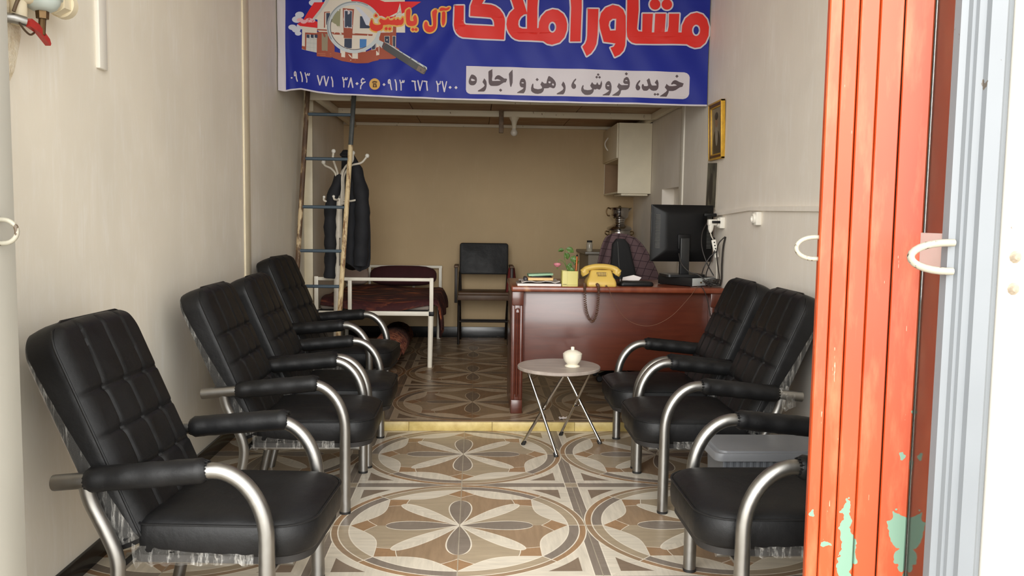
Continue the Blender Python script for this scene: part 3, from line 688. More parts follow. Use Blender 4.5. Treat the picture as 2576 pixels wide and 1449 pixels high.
red2 5 0|2605,1519 2634,1520 2648,1491 2649,1435 2648,1390 2645,1356 2635,1326 2618,1300 2604,1300 2594,1326 2589,1362 2590,1411 2591,1456 2590,1498
gold2 4 46|2605,1519 2634,1520 2648,1491 2649,1435 2648,1390 2645,1356 2635,1326 2618,1300 2604,1300 2594,1326 2589,1362 2590,1411 2591,1456 2590,1498 2605,1519
red2 5 0|2555,1555 2566,1571 2584,1579 2607,1579 2629,1575 2649,1568 2668,1570 2685,1580 2700,1584 2712,1583 2715,1574 2709,1559 2696,1546 2676,1536 2651,1531 2622,1531 2594,1529 2568,1526 2554,1531 2551,1542
gold2 4 46|2555,1555 2566,1571 2584,1579 2607,1579 2629,1575 2649,1568 2668,1570 2685,1580 2700,1584 2712,1583 2715,1574 2709,1559 2696,1546 2676,1536 2651,1531 2622,1531 2594,1529 2568,1526 2554,1531 2551,1542 2555,1555
red2 5 0|1721,1278 1737,1262 1737,1247 1721,1231 1705,1231 1689,1247 1689,1262 1705,1278
gold2 4 46|1721,1278 1737,1262 1737,1247 1721,1231 1705,1231 1689,1247 1689,1262 1705,1278 1721,1278
red2 5 0|1777,1275 1793,1260 1793,1244 1777,1229 1761,1228 1745,1244 1745,1260 1761,1275
gold2 4 46|1777,1275 1793,1260 1793,1244 1777,1229 1761,1228 1745,1244 1745,1260 1761,1275 1777,1275
red2 5 0|2142,1267 2157,1253 2157,1238 2142,1223 2127,1223 2112,1238 2112,1253 2127,1267
gold2 4 46|2142,1267 2157,1253 2157,1238 2142,1223 2127,1223 2112,1238 2112,1253 2127,1267 2142,1267
red2 5 0|2191,1265 2207,1250 2207,1235 2192,1221 2176,1221 2161,1235 2161,1250 2176,1265
gold2 4 46|2191,1265 2207,1250 2207,1235 2192,1221 2176,1221 2161,1235 2161,1250 2176,1265 2191,1265
cloud 1 0|412,1463 405,1442 385,1425 355,1415 323,1415 294,1424 274,1441 267,1462 274,1483 295,1500 324,1510 356,1510 385,1501 405,1484
cloud 1 0|371,1391 364,1368 342,1350 311,1340 277,1340 246,1350 225,1368 218,1390 225,1413 247,1431 278,1441 312,1441 343,1431 364,1413
cloud 1 0|291,1268 284,1250 266,1235 241,1226 212,1226 186,1234 169,1249 162,1268 169,1287 187,1302 213,1310 241,1310 267,1302 285,1287
cloud 1 0|354,1233 347,1213 328,1197 301,1188 270,1187 243,1196 224,1212 217,1232 224,1252 243,1268 271,1277 301,1277 329,1269 348,1253
cloud 1 0|445,1291 437,1268 416,1250 385,1240 351,1240 320,1250 299,1268 291,1290 299,1312 320,1331 351,1341 386,1341 416,1331 437,1313
cloud 1 0|367,1175 361,1160 347,1148 326,1141 304,1141 283,1148 269,1160 264,1175 269,1190 283,1202 304,1209 327,1209 347,1202 362,1190
cloud 1 0|640,1650 632,1627 611,1609 580,1599 546,1599 515,1609 494,1627 486,1649 494,1672 516,1690 546,1700 580,1700 611,1690 632,1672
cloud 1 0|698,1679 691,1659 672,1643 645,1634 615,1634 587,1642 568,1658 562,1678 569,1698 588,1714 615,1723 645,1723 673,1714 691,1698
wallw 1.5 0|379,1247 620,1249 618,878 440,913 377,930
brick 2 0|377,981 440,970 440,913 377,938
brick 2 0|427,1190 624,1177 623,1148 449,1161 444,916 425,920
wallg 2.5 0|449,1161 620,1144 615,878 446,916
glass 3 0|453,1158 499,1153 498,1100 452,1110
glass 3 0|520,1158 566,1153 565,1101 519,1110
glass 3 0|583,1159 629,1154 628,1101 582,1110
grey 3 4|449,1097 616,1080
grey 3 4|448,1039 615,1022
grey 3 4|448,1025 615,1008
grey 3 4|448,967 615,950
grey 3 4|512,1104 508,902
grey 3 4|571,1097 566,888
roof 2 0|571,1657 733,1661 562,1406 346,1301 421,1420
roof 2 0|301,1319 436,1398 539,1392 628,1349 624,1259 479,1269 346,1290
cloud2 2.2 0|400,1384 393,1369 373,1358 346,1353 319,1357 300,1368 293,1383 300,1398 320,1410 347,1414 373,1410 393,1399
cloud2 2.2 0|459,1355 452,1340 432,1329 405,1325 379,1329 359,1340 352,1355 359,1370 379,1381 406,1385 433,1381 452,1370
cloud2 2.2 0|557,1377 549,1360 526,1347 495,1342 463,1347 441,1359 432,1377 441,1394 464,1407 495,1412 526,1408 549,1395
cloud2 2.2 0|593,1370 585,1355 566,1344 539,1340 512,1344 493,1355 486,1370 493,1385 513,1396 539,1400 566,1396 586,1385
wallw 2.4 0|346,1290 628,1256 624,1216 390,1237
wallw 2 0|771,1736 1000,1737 1346,1588 1386,1238 1386,764 997,768 975,941 628,1220 628,1385 573,1399
wallw 2 0|977,1737 2008,1741 2010,1198 976,1193
wallg 2.6 41|569,1395 763,1650 815,1736
roof 2.7 0|1110,1752 1457,1753 1692,1668 2015,1666 2264,1667 2045,1520 1751,1397 1383,1589 1162,1680
roof 2.7 0|1547,1671 1927,1668 1919,1622 1859,1513 1746,1454 1608,1453 1469,1528 1391,1628
wallw 2.8 0|1932,1647 1958,1488 1954,1455 1746,1437 1885,1505
grey 2.9 0|1928,1597 1954,1463 1859,1458 1898,1513
brick 2.6 0|620,1198 791,1199 894,977 893,811 611,824
door 2.8 0|694,1177 790,1163 786,904 693,911
brick 2.9 0|611,881 849,890 848,803 611,824
brick 2.6 0|620,1241 806,1235 806,1215 620,1220
gold3 3 5|626,867 841,863
gold3 3 5|626,842 841,837
brick 2.6 0|729,1511 822,1515 814,1493 744,1489 746,1264 728,1263
wallw 2.8 0|747,1500 825,1500 791,1303 750,1303
glass 3 0|762,1493 825,1493 791,1336 784,1310 763,1310
brick 2.4 0|845,904 997,877 997,819 1056,812 1057,906 1168,906 1168,798 1275,792 1275,893 1386,901 1590,981 1590,772 1383,724 1234,723 1012,754 863,804
brick 2.4 0|1260,894 1365,895 1365,793 1478,819 1478,913 1600,854 1599,1192 1816,1202 1820,1294 1872,1295 1869,974 1921,941 1861,805 1817,796 1600,786 1426,726 1260,725
wallw 2.5 0|1547,1192 1599,1192 1600,854 1552,845
wallw 2.8 0|1683,1144 1767,1145 1767,1026 1683,1042
glass 3 0|1688,1138 1760,1138 1760,1033 1747,1033 1688,1049
wallw 2.8 0|1811,1145 1867,1145 1863,967 1812,984
glass 3 0|1816,1138 1860,1139 1856,974 1817,991
wallw 2.8 0|1473,1038 1546,1047 1541,936 1477,927
glass 3 0|1478,1031 1539,1040 1534,943 1482,934
wallw 3.2 0|1588,1288 1580,1216 1555,1147 1516,1083 1463,1029 1399,986 1327,955 1249,940 1170,939 1093,954 1020,983 956,1026 903,1080 864,1143 840,1212 832,1285 840,1357 865,1427 905,1490 958,1544 1022,1587 1094,1617 1171,1632 1250,1632 1327,1618 1399,1588 1463,1546 1516,1492 1555,1430 1580,1361
shade 3.4 0|910,1529 992,1573 976,1265 865,1350 825,1357 858,1458
brick 3.4 0|1025,1569 1199,1559 1168,1108 1035,1111
white 3.6 0|1043,1544 1173,1534 1168,1266 1043,1269
glass 3.8 0|1058,1526 1165,1523 1161,1280 1056,1279
brick 3.4 0|835,1199 1383,1181 1494,1174 1494,1149 872,1164
glass 3.8 0|1046,1104 1165,1104 1161,957 1116,953 1042,978
glass 3.8 0|1291,1452 1331,1453 1387,1324 1464,1296 1464,1267 1290,1266
sky 3.8 0|1290,1098 1398,1098 1394,973 1290,958
cloud 3.9 0|1199,1609 1280,1588 1457,1410 1427,1296 1383,1324 1309,1481
steel 4 57|1607,1282 1602,1224 1587,1167 1563,1113 1530,1063 1489,1018 1441,980 1387,949 1328,926 1267,912 1203,907 1140,911 1078,924 1020,947 966,977 918,1015 876,1059 843,1109 819,1163 805,1220 800,1278 805,1337 820,1394 845,1448 878,1498 919,1542 968,1580 1022,1611 1080,1634 1141,1647 1204,1652 1267,1648 1329,1635 1387,1613 1441,1582 1489,1545 1530,1501 1563,1451 1587,1397 1602,1341 1607,1282
ink 4.2 10|1391,982 1371,972 1350,963 1329,955 1307,949 1285,943 1262,939 1239,936 1216,935 1194,935 1171,936 1148,938 1125,942 1103,946 1081,953 1060,960 1039,969 1018,978 999,989 980,1001 962,1014 945,1028 929,1043 914,1059 900,1076 887,1093 875,1111 864,1130 855,1149 847,1169 841,1189 836,1210 832,1230 829,1251 828,1273 829,1294 831,1315 834,1336 838,1356 844,1377 852,1397
steel2 4.3 19|843,1093 830,1115 819,1138 809,1162 801,1186 795,1210 791,1235 788,1259 787,1284 788,1309 791,1334 796,1359 802,1383 810,1407 820,1431 831,1454 844,1476 858,1497 874,1517 892,1537 910,1555 930,1572 951,1588 974,1602 997,1616 1021,1628 1045,1638 1071,1647 1097,1654 1123,1660 1150,1664 1177,1667 1204,1667 1232,1667 1259,1664 1285,1660 1312,1655 1338,1648 1363,1639 1388,1629 1412,1617
steel 4 0|1547,1107 1617,1074 1686,1041 1643,956 1591,1006 1530,1048
ink 4.4 0|1669,1049 1695,1041 1660,964 1639,973
handle 4.2 0|1704,1037 2358,664 2363,635 2317,558 2278,562 1656,948 1669,981
steel 4.4 0|1708,1037 1747,1024 2358,666 2360,626 2334,647
handle2 4.4 0|2204,706 2347,626 2309,558 2174,629'''
# ------------------------------------------------------------------ banner
BA, BB = V(-1.568, 6.817, 0), V(1.79, 6.53, 0); BD = (BB-BA).normalized(); BN = V(BD.y, -BD.x, 0)
BLEN = (BB-BA).length
BT = [(0, 2.4434), (.03, 2.437), (.057, 2.4346), (.11, 2.445), (.175, 2.4526), (.24, 2.441), (.312, 2.4274), (.471, 2.4132), (.725, 2.4061), (1.262, 2.3858), (1.9, 2.374), (2.6, 2.363), (3.45, 2.350)]
def bottom(s):
    for (a, za), (b, zb_) in zip(BT, BT[1:]):
        if s <= b: break
    t = min(1, max(0, (s-a)/(b-a))); return za + (zb_-za)*t
def bw(s, z):
    h = z-2.4
    w = .009*math.sin(s*5.1+h*2.2) + .006*math.sin(s*11.3-h*6.5+1)*(.4+.6*min(1, s/1.)) + .0035*math.sin(s*23+h*13)
    w += .010*math.exp(-((s-.10-h*-.11)/.018)**2) + .008*math.exp(-((s-1.30-(h-.3)*.55)/.05)**2) + .007*math.exp(-((s-1.05-(h-.3)*.9)/.06)**2)
    w += .02*math.exp(-(s/.05)**2)
    return w
def bpt(s, z, off=0.): return BA + BD*s + V(0, 0, z) + BN*(bw(s, z) + off)
PC = {'white': (206,200,206), 'red': (218,52,46), 'red2': (222,70,58), 'ink': (92,80,84), 'gold': (206,164,92), 'brown': (92,64,40), 'gold2': (228,182,98), 'gold3': (196,140,112),
      'roof': (222,52,56), 'wallw': (220,212,200), 'wallg': (200,200,196), 'brick': (160,84,66), 'glass': (64,72,92), 'grey': (176,180,180), 'sky': (76,128,190), 'cloud': (208,212,226), 'cloud2': (232,178,186),
      'door': (150,138,116), 'shade': (150,150,120), 'steel': (196,204,208), 'steel2': (150,158,164), 'handle': (84,84,86), 'handle2': (122,110,104), 'blue': (32,44,142)}
keys = list(PC); BM = []
for k in keys:
    n = N('banner_print_'+k); f = n.noise((3, 3, 3), 2)
    c = lin(PC[k]); BM.append(n.out(n.mix(n.ramp(f, .3, .7), tuple(x*.94 for x in c[:3]) + (1,), c), .45, 0, .18))
bm = bmesh.new(); NS, NZ = 170, 44; rows = []
for j in range(NZ+1):
    row = []
    for i in range(NS+1):
        s = BLEN*i/NS; z0 = bottom(s); z = z0 + (3.42-z0)*(j/NZ)**1.15
        if j == 1: z = z0 + .012
        row.append(bm.verts.new(bpt(s, z)))
    rows.append(row)
for j in range(NZ):
    for i in range(NS):
        f = bm.faces.new((rows[j][i], rows[j][i+1], rows[j+1][i+1], rows[j+1][i]))
        f.material_index = keys.index('white') if (j == 0 or (i+.5)/NS*BLEN < .062) else keys.index('blue')
def print_shape(rings, key, lay):
    b2 = bmesh.new(); flat = [p for r in rings for p in r]
    vs = [b2.verts.new(V(p[0], 0, p[1])) for p in flat]
    for t in tessellate_polygon([[V(p[0], p[1], 0) for p in r] for r in rings]):
        try: b2.faces.new([vs[i] for i in t])
        except ValueError: pass
    for _ in range(6):
        es = [e for e in b2.edges if e.calc_length() > .06]
        if not es: break
        bmesh.ops.subdivide_edges(b2, edges=es, cuts=1); bmesh.ops.triangulate(b2, faces=b2.faces)
    mp = {v: bm.verts.new(bpt(v.co.x, v.co.z, .0012*lay)) for v in b2.verts}
    for f in b2.faces:
        q = [mp[v] for v in f.verts]
        a, b, c = q[0].co, q[1].co, q[2].co
        if (b-a).cross(c-a).dot(BN) < 0: q.reverse()
        if (b-a).cross(c-a).length > 1e-10: bm.faces.new(q).material_index = keys.index(key)
    b2.free()
for ln in BANNER.strip().split('\n'):
    hd, *rs = ln.split('|'); key, lay, w = hd.split(); lay = float(lay); w = int(w)/2000
    rings = [[(int(a)/2000, 2.3+int(b)/2000) for a, b in (p.split(',') for p in r.split())] for r in rs]
    if not int(w*2000): print_shape(rings, key, lay); continue
    P = [V(p[0], p[1], 0) for p in rings[0]]
    for a, b in zip(P, P[1:]):
        d = b-a
        if d.length < 1e-5: continue
        q = V(-d.y, d.x, 0).normalized()*w/2
        print_shape([[(p.x, p.y) for p in (a+q, b+q, b-q, a-q)]], key, lay)
    for p in P: print_shape([[(p.x+w/2*math.cos(k*PI/5), p.y+w/2*math.sin(k*PI/5)) for k in range(10)]], key, lay)
me = bpy.data.meshes.new('banner'); bm.to_mesh(me); bm.free()
for m in BM: me.materials.append(m)
me.shade_smooth()
bn = bpy.data.objects.new('banner', me); COL.objects.link(bn)
tag(bn, 'wide blue vinyl banner with red and white Persian lettering and a printed house', 'banner')

# ------------------------------------------------------------------ things on the left wall
gv = thing('gas_regulator', 'pale blue gas regulator with white fittings on the left wall near the street', 'regulator', (0, 0, 0))
M['pale_blue'] = plain('pale_blue_paint', (196,206,200), .4, var=.06)
M['brass'] = plain('aged_brass', (110,86,56), .45, .7, var=.25, scale=40)
bm = lathe([(0, -.055), (.03, -.054), (.045, -.045), (.056, -.028), (.060, -.012), (.066, -.012), (.066, .012), (.060, .012), (.05, .04), (.03, .055), (0, .058)], (-1.50, 3.02, 2.205))
obj('body', bm, M['pale_blue'], gv)
bm = bmesh.new(); add_tube(bm, [V(-1.50, 3.02, 2.20), V(-1.50, 3.13, 2.205)], .036, seg=18); add_tube(bm, [V(-1.50, 3.10, 2.205), V(-1.50, 3.165, 2.208)], .044, seg=6); add_tube(bm, [V(-1.50, 3.15, 2.208), V(-1.50, 3.185, 2.208)], .048, seg=22)
obj('side_fitting', bm, M['cream_paint'], gv)
obj('plug', tube([V(-1.50, 3.18, 2.205), V(-1.50, 3.205, 2.205)], .017, seg=6), M['brass'], gv)
bm = bmesh.new(); add_tube(bm, [V(-1.50, 3.02, 2.16), V(-1.50, 3.02, 2.125)], [.022, .02], seg=6); add_tube(bm, [V(-1.50, 3.02, 2.13), V(-1.502, 3.015, 2.07)], .012, seg=10)
obj('nut', bm, M['brass'], gv)
bm = bmesh.new(); add_tube(bm, [V(-1.58, 2.95, 2.19), V(-1.53, 2.96, 2.19), V(-1.50, 3.0, 2.20)], .03, seg=14); add_tube(bm, [V(-1.545, 2.955, 2.19), V(-1.545, 2.955, 2.09)], .026, seg=14)
obj('inlet_pipe', bm, M['cream_paint'], gv)
vl = thing('gas_valve', 'ball valve with a red lever below the pale blue regulator', 'valve')
obj('valve_body', tube([V(-1.578, 2.89, 2.10), V(-1.535, 2.905, 2.10), V(-1.51, 2.93, 2.095)], .017, seg=12), M['steel'], vl)
lv = obj('lever', prism([(2.925, 2.098), (2.94, 2.108), (2.985, 2.10), (3.055, 2.065), (3.064, 2.05), (3.058, 2.042), (2.99, 2.072), (2.93, 2.08)], -1.512, -1.494, 'x'), plain('red_lever', (176,48,40), .45, var=.15, scale=30), vl)
hose = obj('hose', tube(spline([V(-1.515, 2.90, 2.083), V(-1.512, 2.925, 2.066), (-1.51, 2.955, 2.058), (-1.512, 2.985, 2.07)], 6), .0035, seg=7), plain('brown_hose', (84,66,48), .5), vl)
hose2 = obj('tag_wire', tube(spline([V(-1.53, 2.895, 2.12), V(-1.52, 2.905, 2.16), (-1.51, 2.94, 2.21), (-1.51, 2.95, 2.25)], 6), .006, seg=8), plain('brown_pipe', (98,78,56), .5), vl)
tag(obj('cable_trunking', box((XL-.001, 3.605, 2.06), (XL+.018, 3.68, 3.58), .004), M['white_plastic']), 'vertical cream cable cover on the left wall near the street', 'trunking')

# ------------------------------------------------------------------ things on the right wall
bm = bmesh.new()
def strip(bm, pts, h, d):
    add_loft(bm, [[V(XR+.001, y, z-h/2), V(XR-d, y, z-h/2+.003), V(XR-d, y, z+h/2-.003), V(XR+.001, y, z+h/2)] for y, z in pts])
strip(bm, [(2.5, 1.536), (4.3, 1.534), (5.40, 1.546)], .032, .017); strip(bm, [(5.40, 1.546), (6.36, 1.504)], .030, .017)
tag(obj('cable_trunking.001', bm, M['wall_r']), 'grey painted cable trunking running along the right wall', 'trunking')
def socket(name, label, y0, y1, z0, z1):
    t = thing(name, label, 'socket', (XR, (y0+y1)/2, (z0+z1)/2)); w = (y1-y0)/2; h = (z1-z0)/2
    obj('back_box', box((-.036, -w, -h), (0, w, h), .004), M['white_plastic'], t)
    f = obj('face', lathe([(0, .004), (.018, .004), (.022, .014), (.030, .014), (.034, .003), (.034, 0)], seg=20), M['white_plastic'], t, (-.036, 0, 0)); f.rotation_euler = (0, -PI/2, 0)
    return t
socket('wall_socket', 'white surface socket under the bend of the trunking', 5.205, 5.285, 1.440, 1.524)
ws = socket('wall_socket.001', 'white surface socket crowded with plugs beside the monitor', 5.98, 6.06, 1.410, 1.490)
ad = thing('plug_adapter', 'white multi plug adapter sticking out of the crowded socket', 'adapter', (1.72, 6.02, 1.452))
obj('adapter_body', box((-.035, -.022, -.022), (.030, .022, .022), .006), M['white_plastic'], ad)
obj('plug', tube([V(-.01, 0, -.02), V(-.012, 0, -.05), V(-.013, 0, -.075)], [.022, .019, .008], seg=14), M['white_plastic'], ad)
bp_ = thing('black_plug', 'black plug pushed into the crowded wall socket', 'plug', (1.735, 5.975, 1.455))
obj('plug_body', box((-.03, -.011, -.009), (.027, .011, .009), .003), M['black_plastic'], bp_)
ch = thing('charger', 'black charger on top of the crowded wall socket', 'charger', (1.715, 6.05, 1.505))
obj('charger_body', box((-.055, -.022, -.013), (.04, .022, .013), .008), M['black_plastic'], ch)
ps = thing('power_strip', 'white five hole power strip hanging below the crowded socket', 'power strip', (1.745, 6.02, 1.262))
ps.rotation_euler = (0, -.22, 0)
obj('strip_body', box((-.016, -.012, -.066), (.016, .012, .066), .005), M['white_plastic'], ps)
for k in range(5): obj('outlet', tube([V(0, -.0125, .046-.023*k), V(0, -.0105, .046-.023*k)], .0055, seg=10), M['black_plastic'], ps)
M['wire'] = plain('dark_wire', (40,35,32), .5); M['wire_w'] = plain('white_wire', (206,200,188), .45); M['wire_b'] = plain('brown_wire', (104,68,48), .5)
def cable(label, pts, r, m): return tag(obj('cable', tube(spline(pts, 8), r, seg=7), M[m]), label, 'cable')
cable('white cable from the adapter down to the hanging power strip', [(1.707, 6.02, 1.38), (1.715, 6.015, 1.35), (1.728, 6.018, 1.33)], .0045, 'wire_w')
cable('white cable falling from the power strip to the desk', [(1.758, 6.02, 1.198), (1.765, 6.03, 1.12), (1.77, 6.04, 1.05), (1.772, 6.05, .995)], .0045, 'wire_w')
cable('black cable looping from a nail on the right wall', [(1.79, 5.93, 1.352), (1.75, 5.95, 1.30), (1.745, 5.97, 1.22), (1.762, 5.98, 1.12), (1.772, 5.98, 1.04), (1.74, 5.97, 1.0)], .0045, 'wire')
cable('thick dark cable hanging down the right wall to the desk', [(1.796, 5.94, 1.35), (1.785, 5.95, 1.28), (1.782, 5.96, 1.15), (1.786, 5.97, 1.05), (1.78, 5.98, .995)], .007, 'wire')
cable('dark cable drooping behind the right edge of the monitor', [(1.69, 6.04, 1.455), (1.665, 6.08, 1.38), (1.67, 6.10, 1.27), (1.71, 6.09, 1.15), (1.76, 6.08, 1.06)], .0045, 'wire')
cable('dark cable crossing under the hanging power strip', [(1.745, 5.985, 1.24), (1.70, 5.99, 1.20), (1.665, 6.0, 1.13), (1.655, 6.02, 1.075), (1.66, 6.03, 1.055)], .004, 'wire')
cable('dark cable rising from the recorder to the power strip', [(1.738, 6.0, 1.25), (1.71, 6.01, 1.16), (1.69, 6.03, 1.08), (1.695, 6.04, 1.04)], .004, 'wire')
cable('dark cable hanging off the front of the monitor stand', [(1.50, 6.10, 1.22), (1.51, 6.06, 1.15), (1.56, 6.02, 1.09), (1.62, 5.99, 1.07), (1.68, 5.96, 1.02), (1.70, 5.93, .99)], .0045, 'wire')
bm = bmesh.new()
for k in range(9):
    a = k*.7; c0 = V(1.715, 5.965, .990)
    add_tube(bm, spline([c0 + V(.05*math.cos(a), -.03+.05*math.sin(a), .006+.004*k), c0 + V(.06*math.cos(a+1.8), .05*math.sin(a+1.8), .03+.003*k), c0 + V(.05*math.cos(a+3.5), .05*math.sin(a+3.5), .012+.003*k), c0 + V(.04*math.cos(a+5), -.05, .01)], 6), .003, seg=6)
tag(obj('cable_tangle', bm, M['wire']), 'tangle of thin dark cables behind the recorder on the desk', 'cables', kind='stuff')
fr = thing('picture_frame', 'gold and brown framed portrait high on the right wall', 'picture frame', (XR, 6.215, 2.13)); fr.rotation_euler = (.0, -.035, 0)
W2, H2 = .168, .212
M['gold'] = plain('gilt_frame', (206,160,52), .35, .35, var=.15, scale=40); M['walnut'] = plain('walnut_frame', (92,58,34), .45, var=.2, scale=30)
for nm, a, b, d, m in (('outer_moulding', 0, .014, .034, 'gold'), ('moulding', .012, .034, .03, 'walnut'), ('inner_moulding', .032, .044, .026, 'gold')):
    bm = bmesh.new()
    add_box(bm, (-d, -W2+a, -H2+a), (-.002, -W2+b, H2-a), .002); add_box(bm, (-d, W2-b, -H2+a), (-.002, W2-a, H2-a), .002)
    add_box(bm, (-d, -W2+a, H2-b), (-.002, W2-a, H2-a), .002); add_box(bm, (-d, -W2+a, -H2+a), (-.002, W2-a, -H2+b), .002)
    obj(nm, bm, M[m], fr)
n = N('portrait_print'); X, Y, Z = n.sep()
def blob(cy, cz, ry, rz):
    a = n.math('DIVIDE', n.math('SUBTRACT', Y, cy), ry); b = n.math('DIVIDE', n.math('SUBTRACT', Z, cz), rz)
    return n.math('LESS_THAN', n.math('ADD', n.math('MULTIPLY', a, a), n.math('MULTIPLY', b, b)), 1)
f = n.noise((14, 14, 14), 4)
col = n.mix(n.ramp(f, .3, .7), lin((126,116,96)), lin((146,134,112)))
col = n.mix(blob(0, -.12, .10, .13), col, lin((62,54,46))); col = n.mix(blob(.0, -.02, .035, .09), col, lin((150,142,128)))
col = n.mix(blob(0, .07, .034, .045), col, lin((146,118,92))); col = n.mix(blob(0, .108, .042, .028), col, lin((66,60,56)))
obj('portrait', box((-.018, -W2+.04, -H2+.04), (-.012, W2-.04, H2-.04)), n.out(col, .25), fr)
n = N('poster_print'); f = n.noise((8, 8, 5), 4, .6); X, Y, Z = n.sep()
col = n.mix(n.ramp(f, .4, .6), lin((34,40,44)), lin((104,104,92)))
k = n.math('MAXIMUM', n.math('GREATER_THAN', n.math('ABSOLUTE', Y), .126), n.math('GREATER_THAN', n.math('ABSOLUTE', Z), .166))
a = n.math('DIVIDE', n.math('SUBTRACT', Y, .01), .05); b = n.math('DIVIDE', n.math('ADD', Z, .03), .12)
col = n.mix(n.math('LESS_THAN', n.math('ADD', n.math('MULTIPLY', a, a), n.math('MULTIPLY', b, b)), 1), col, lin((22,26,34)))
col = n.mix(k, col, lin((216,208,194)))
po_ = obj('poster', box((-.003, -.142, -.181), (-.001, .142, .181)), n.out(col, .4), None, (XR-.004, 6.34, 1.735)); po_.rotation_euler = (.06, 0, 0)
tag(po_, 'dark photo print with a white border below the gold picture frame', 'poster')

# ------------------------------------------------------------------ wall cabinet, bulb, samovar corner
cb = thing('wall_cabinet', 'cream wall cabinet hung high in the back right corner', 'cabinet')
M['cab'] = plain('cream_laminate', (232,222,196), .5, var=.04); M['cab_in'] = plain('wood_laminate', (150,118,82), .55, var=.12)
bm = bmesh.new()
add_box(bm, (1.478, 8.72, 1.735), (1.826, 8.738, 2.462)); add_box(bm, (1.478, 9.655, 1.735), (1.826, 9.673, 2.462)); add_box(bm, (1.478, 8.738, 2.444), (1.826, 9.655, 2.462))
add_box(bm, (1.478, 8.738, 2.09), (1.826, 9.655, 2.108)); add_box(bm, (1.478, 8.738, 1.735), (1.826, 9.655, 1.753))
obj('body', bm, M['cab'], cb)
obj('liner', box((1.482, 9.640, 1.754), (1.814, 9.654, 2.089)), M['cab_in'], cb)
obj('back_panel', box((1.815, 8.738, 1.753), (1.826, 9.655, 2.444)), M['cab_in'], cb)
dr = obj('door', box((1.458, 8.722, 2.10), (1.476, 9.670, 2.460), .003), M['cab'], cb)
obj('handle', tube([V(1.458, 9.30, 2.36)] + [V(1.458-.035*math.sin(PI*k/10), 9.30, 2.36-.14*k/10) for k in range(1, 10)] + [V(1.458, 9.30, 2.22)], .007, seg=8), M['white_plastic'], dr)
bm = bmesh.new()
add_box(bm, (1.52, 8.74, 1.712), (1.80, 9.2, 1.734), .004)
for k in range(7): add_box(bm, (1.56+.03*k, 8.735, 1.716), (1.575+.03*k, 8.742, 1.728))
obj('bottom_grille', bm, M['dirty_white'], cb)
lb = thing('light_bulb', 'white bulb in a plaster holder hanging from the mezzanine beam', 'light bulb', (.375, 8.44, 0))
obj('holder', lathe([(0, 2.465), (.054, 2.465), (.05, 2.455), (.03, 2.42), (.024, 2.39), (.022, 2.352), (0, 2.35)]), M['dirty_white'], lb)
obj('bulb', lathe([(0, 2.276), (.016, 2.279), (.029, 2.289), (.036, 2.308), (.033, 2.325), (.024, 2.34), (.019, 2.356), (0, 2.357)]), plain('opal_glass', (214,206,192), .2, var=.02), lb)
ct = thing('side_counter', 'grey metal counter in the back right corner under the cabinet', 'counter')
obj('worktop', box((1.17, 8.86, 1.085), (1.828, 9.66, 1.115), .006), plain('grey_worktop', (112,104,92), .4, var=.12), ct)
obj('cabinet_body', box((1.21, 8.90, S), (1.826, 9.65, 1.085), .004), plain('grey_cabinet', (128,116,98), .55, var=.06), ct)
sm = thing('samovar', 'shiny metal samovar on the grey corner counter', 'samovar', (1.592, 9.22, 1.115))
obj('body', lathe([(0, 0), (.085, 0), (.09, .012), (.06, .03), (.075, .06), (.115, .09), (.125, .14), (.127, .2), (.12, .225), (.138, .232), (.14, .245), (.13, .262), (.105, .275), (.08, .288), (.058, .30), (.055, .31), (0, .312)]), M['chrome'], sm)
obj('tap', tube([V(.10, -.06, .06), V(.13, -.09, .06), V(.135, -.095, .03)], .009, seg=8), M['chrome'], sm)
for sg in (-1, 1): obj('handle', tube(spline([V(sg*.115, 0, .21), V(sg*.15, -.01, .215), V(sg*.155, -.01, .19), V(sg*.122, 0, .17)], 5), .007, seg=8), M['brass'], sm)
tp = thing('teapot', 'metal teapot sitting on top of the samovar', 'teapot', (1.592, 9.22, 1.427))
obj('pot', lathe([(0, 0), (.052, 0), (.058, .008), (.056, .018), (.066, .028), (.064, .04), (.086, .055), (.096, .075), (.098, .12), (.103, .155), (.106, .162), (.098, .165), (.02, .172), (.012, .185), (0, .187)]), M['chrome'], tp)
obj('handle', tube(spline([V(-.10, -.01, .15), V(-.135, -.02, .16), V(-.15, -.02, .12), V(-.135, -.02, .08), V(-.11, -.01, .075)], 5), .008, seg=8), M['brass'], tp)
obj('spout', tube([V(.09, -.01, .13), V(.118, -.01, .155), V(.13, -.01, .16)], [.016, .01, .007], seg=8), M['chrome'], tp)
jr = thing('glass_jar', 'small glass jar on the edge of the grey counter', 'jar', (1.225, 8.93, 1.115))
obj('jar_body', lathe([(0, 0), (.03, 0), (.033, .01), (.033, .085), (.026, .10), (0, .10)], seg=16), plain('pale_glass', (176,168,152), .08, var=.05), jr)
obj('lid', lathe([(0, .099), (.029, .099), (.029, .118), (0, .12)], seg=16), M['dark_board'], jr)

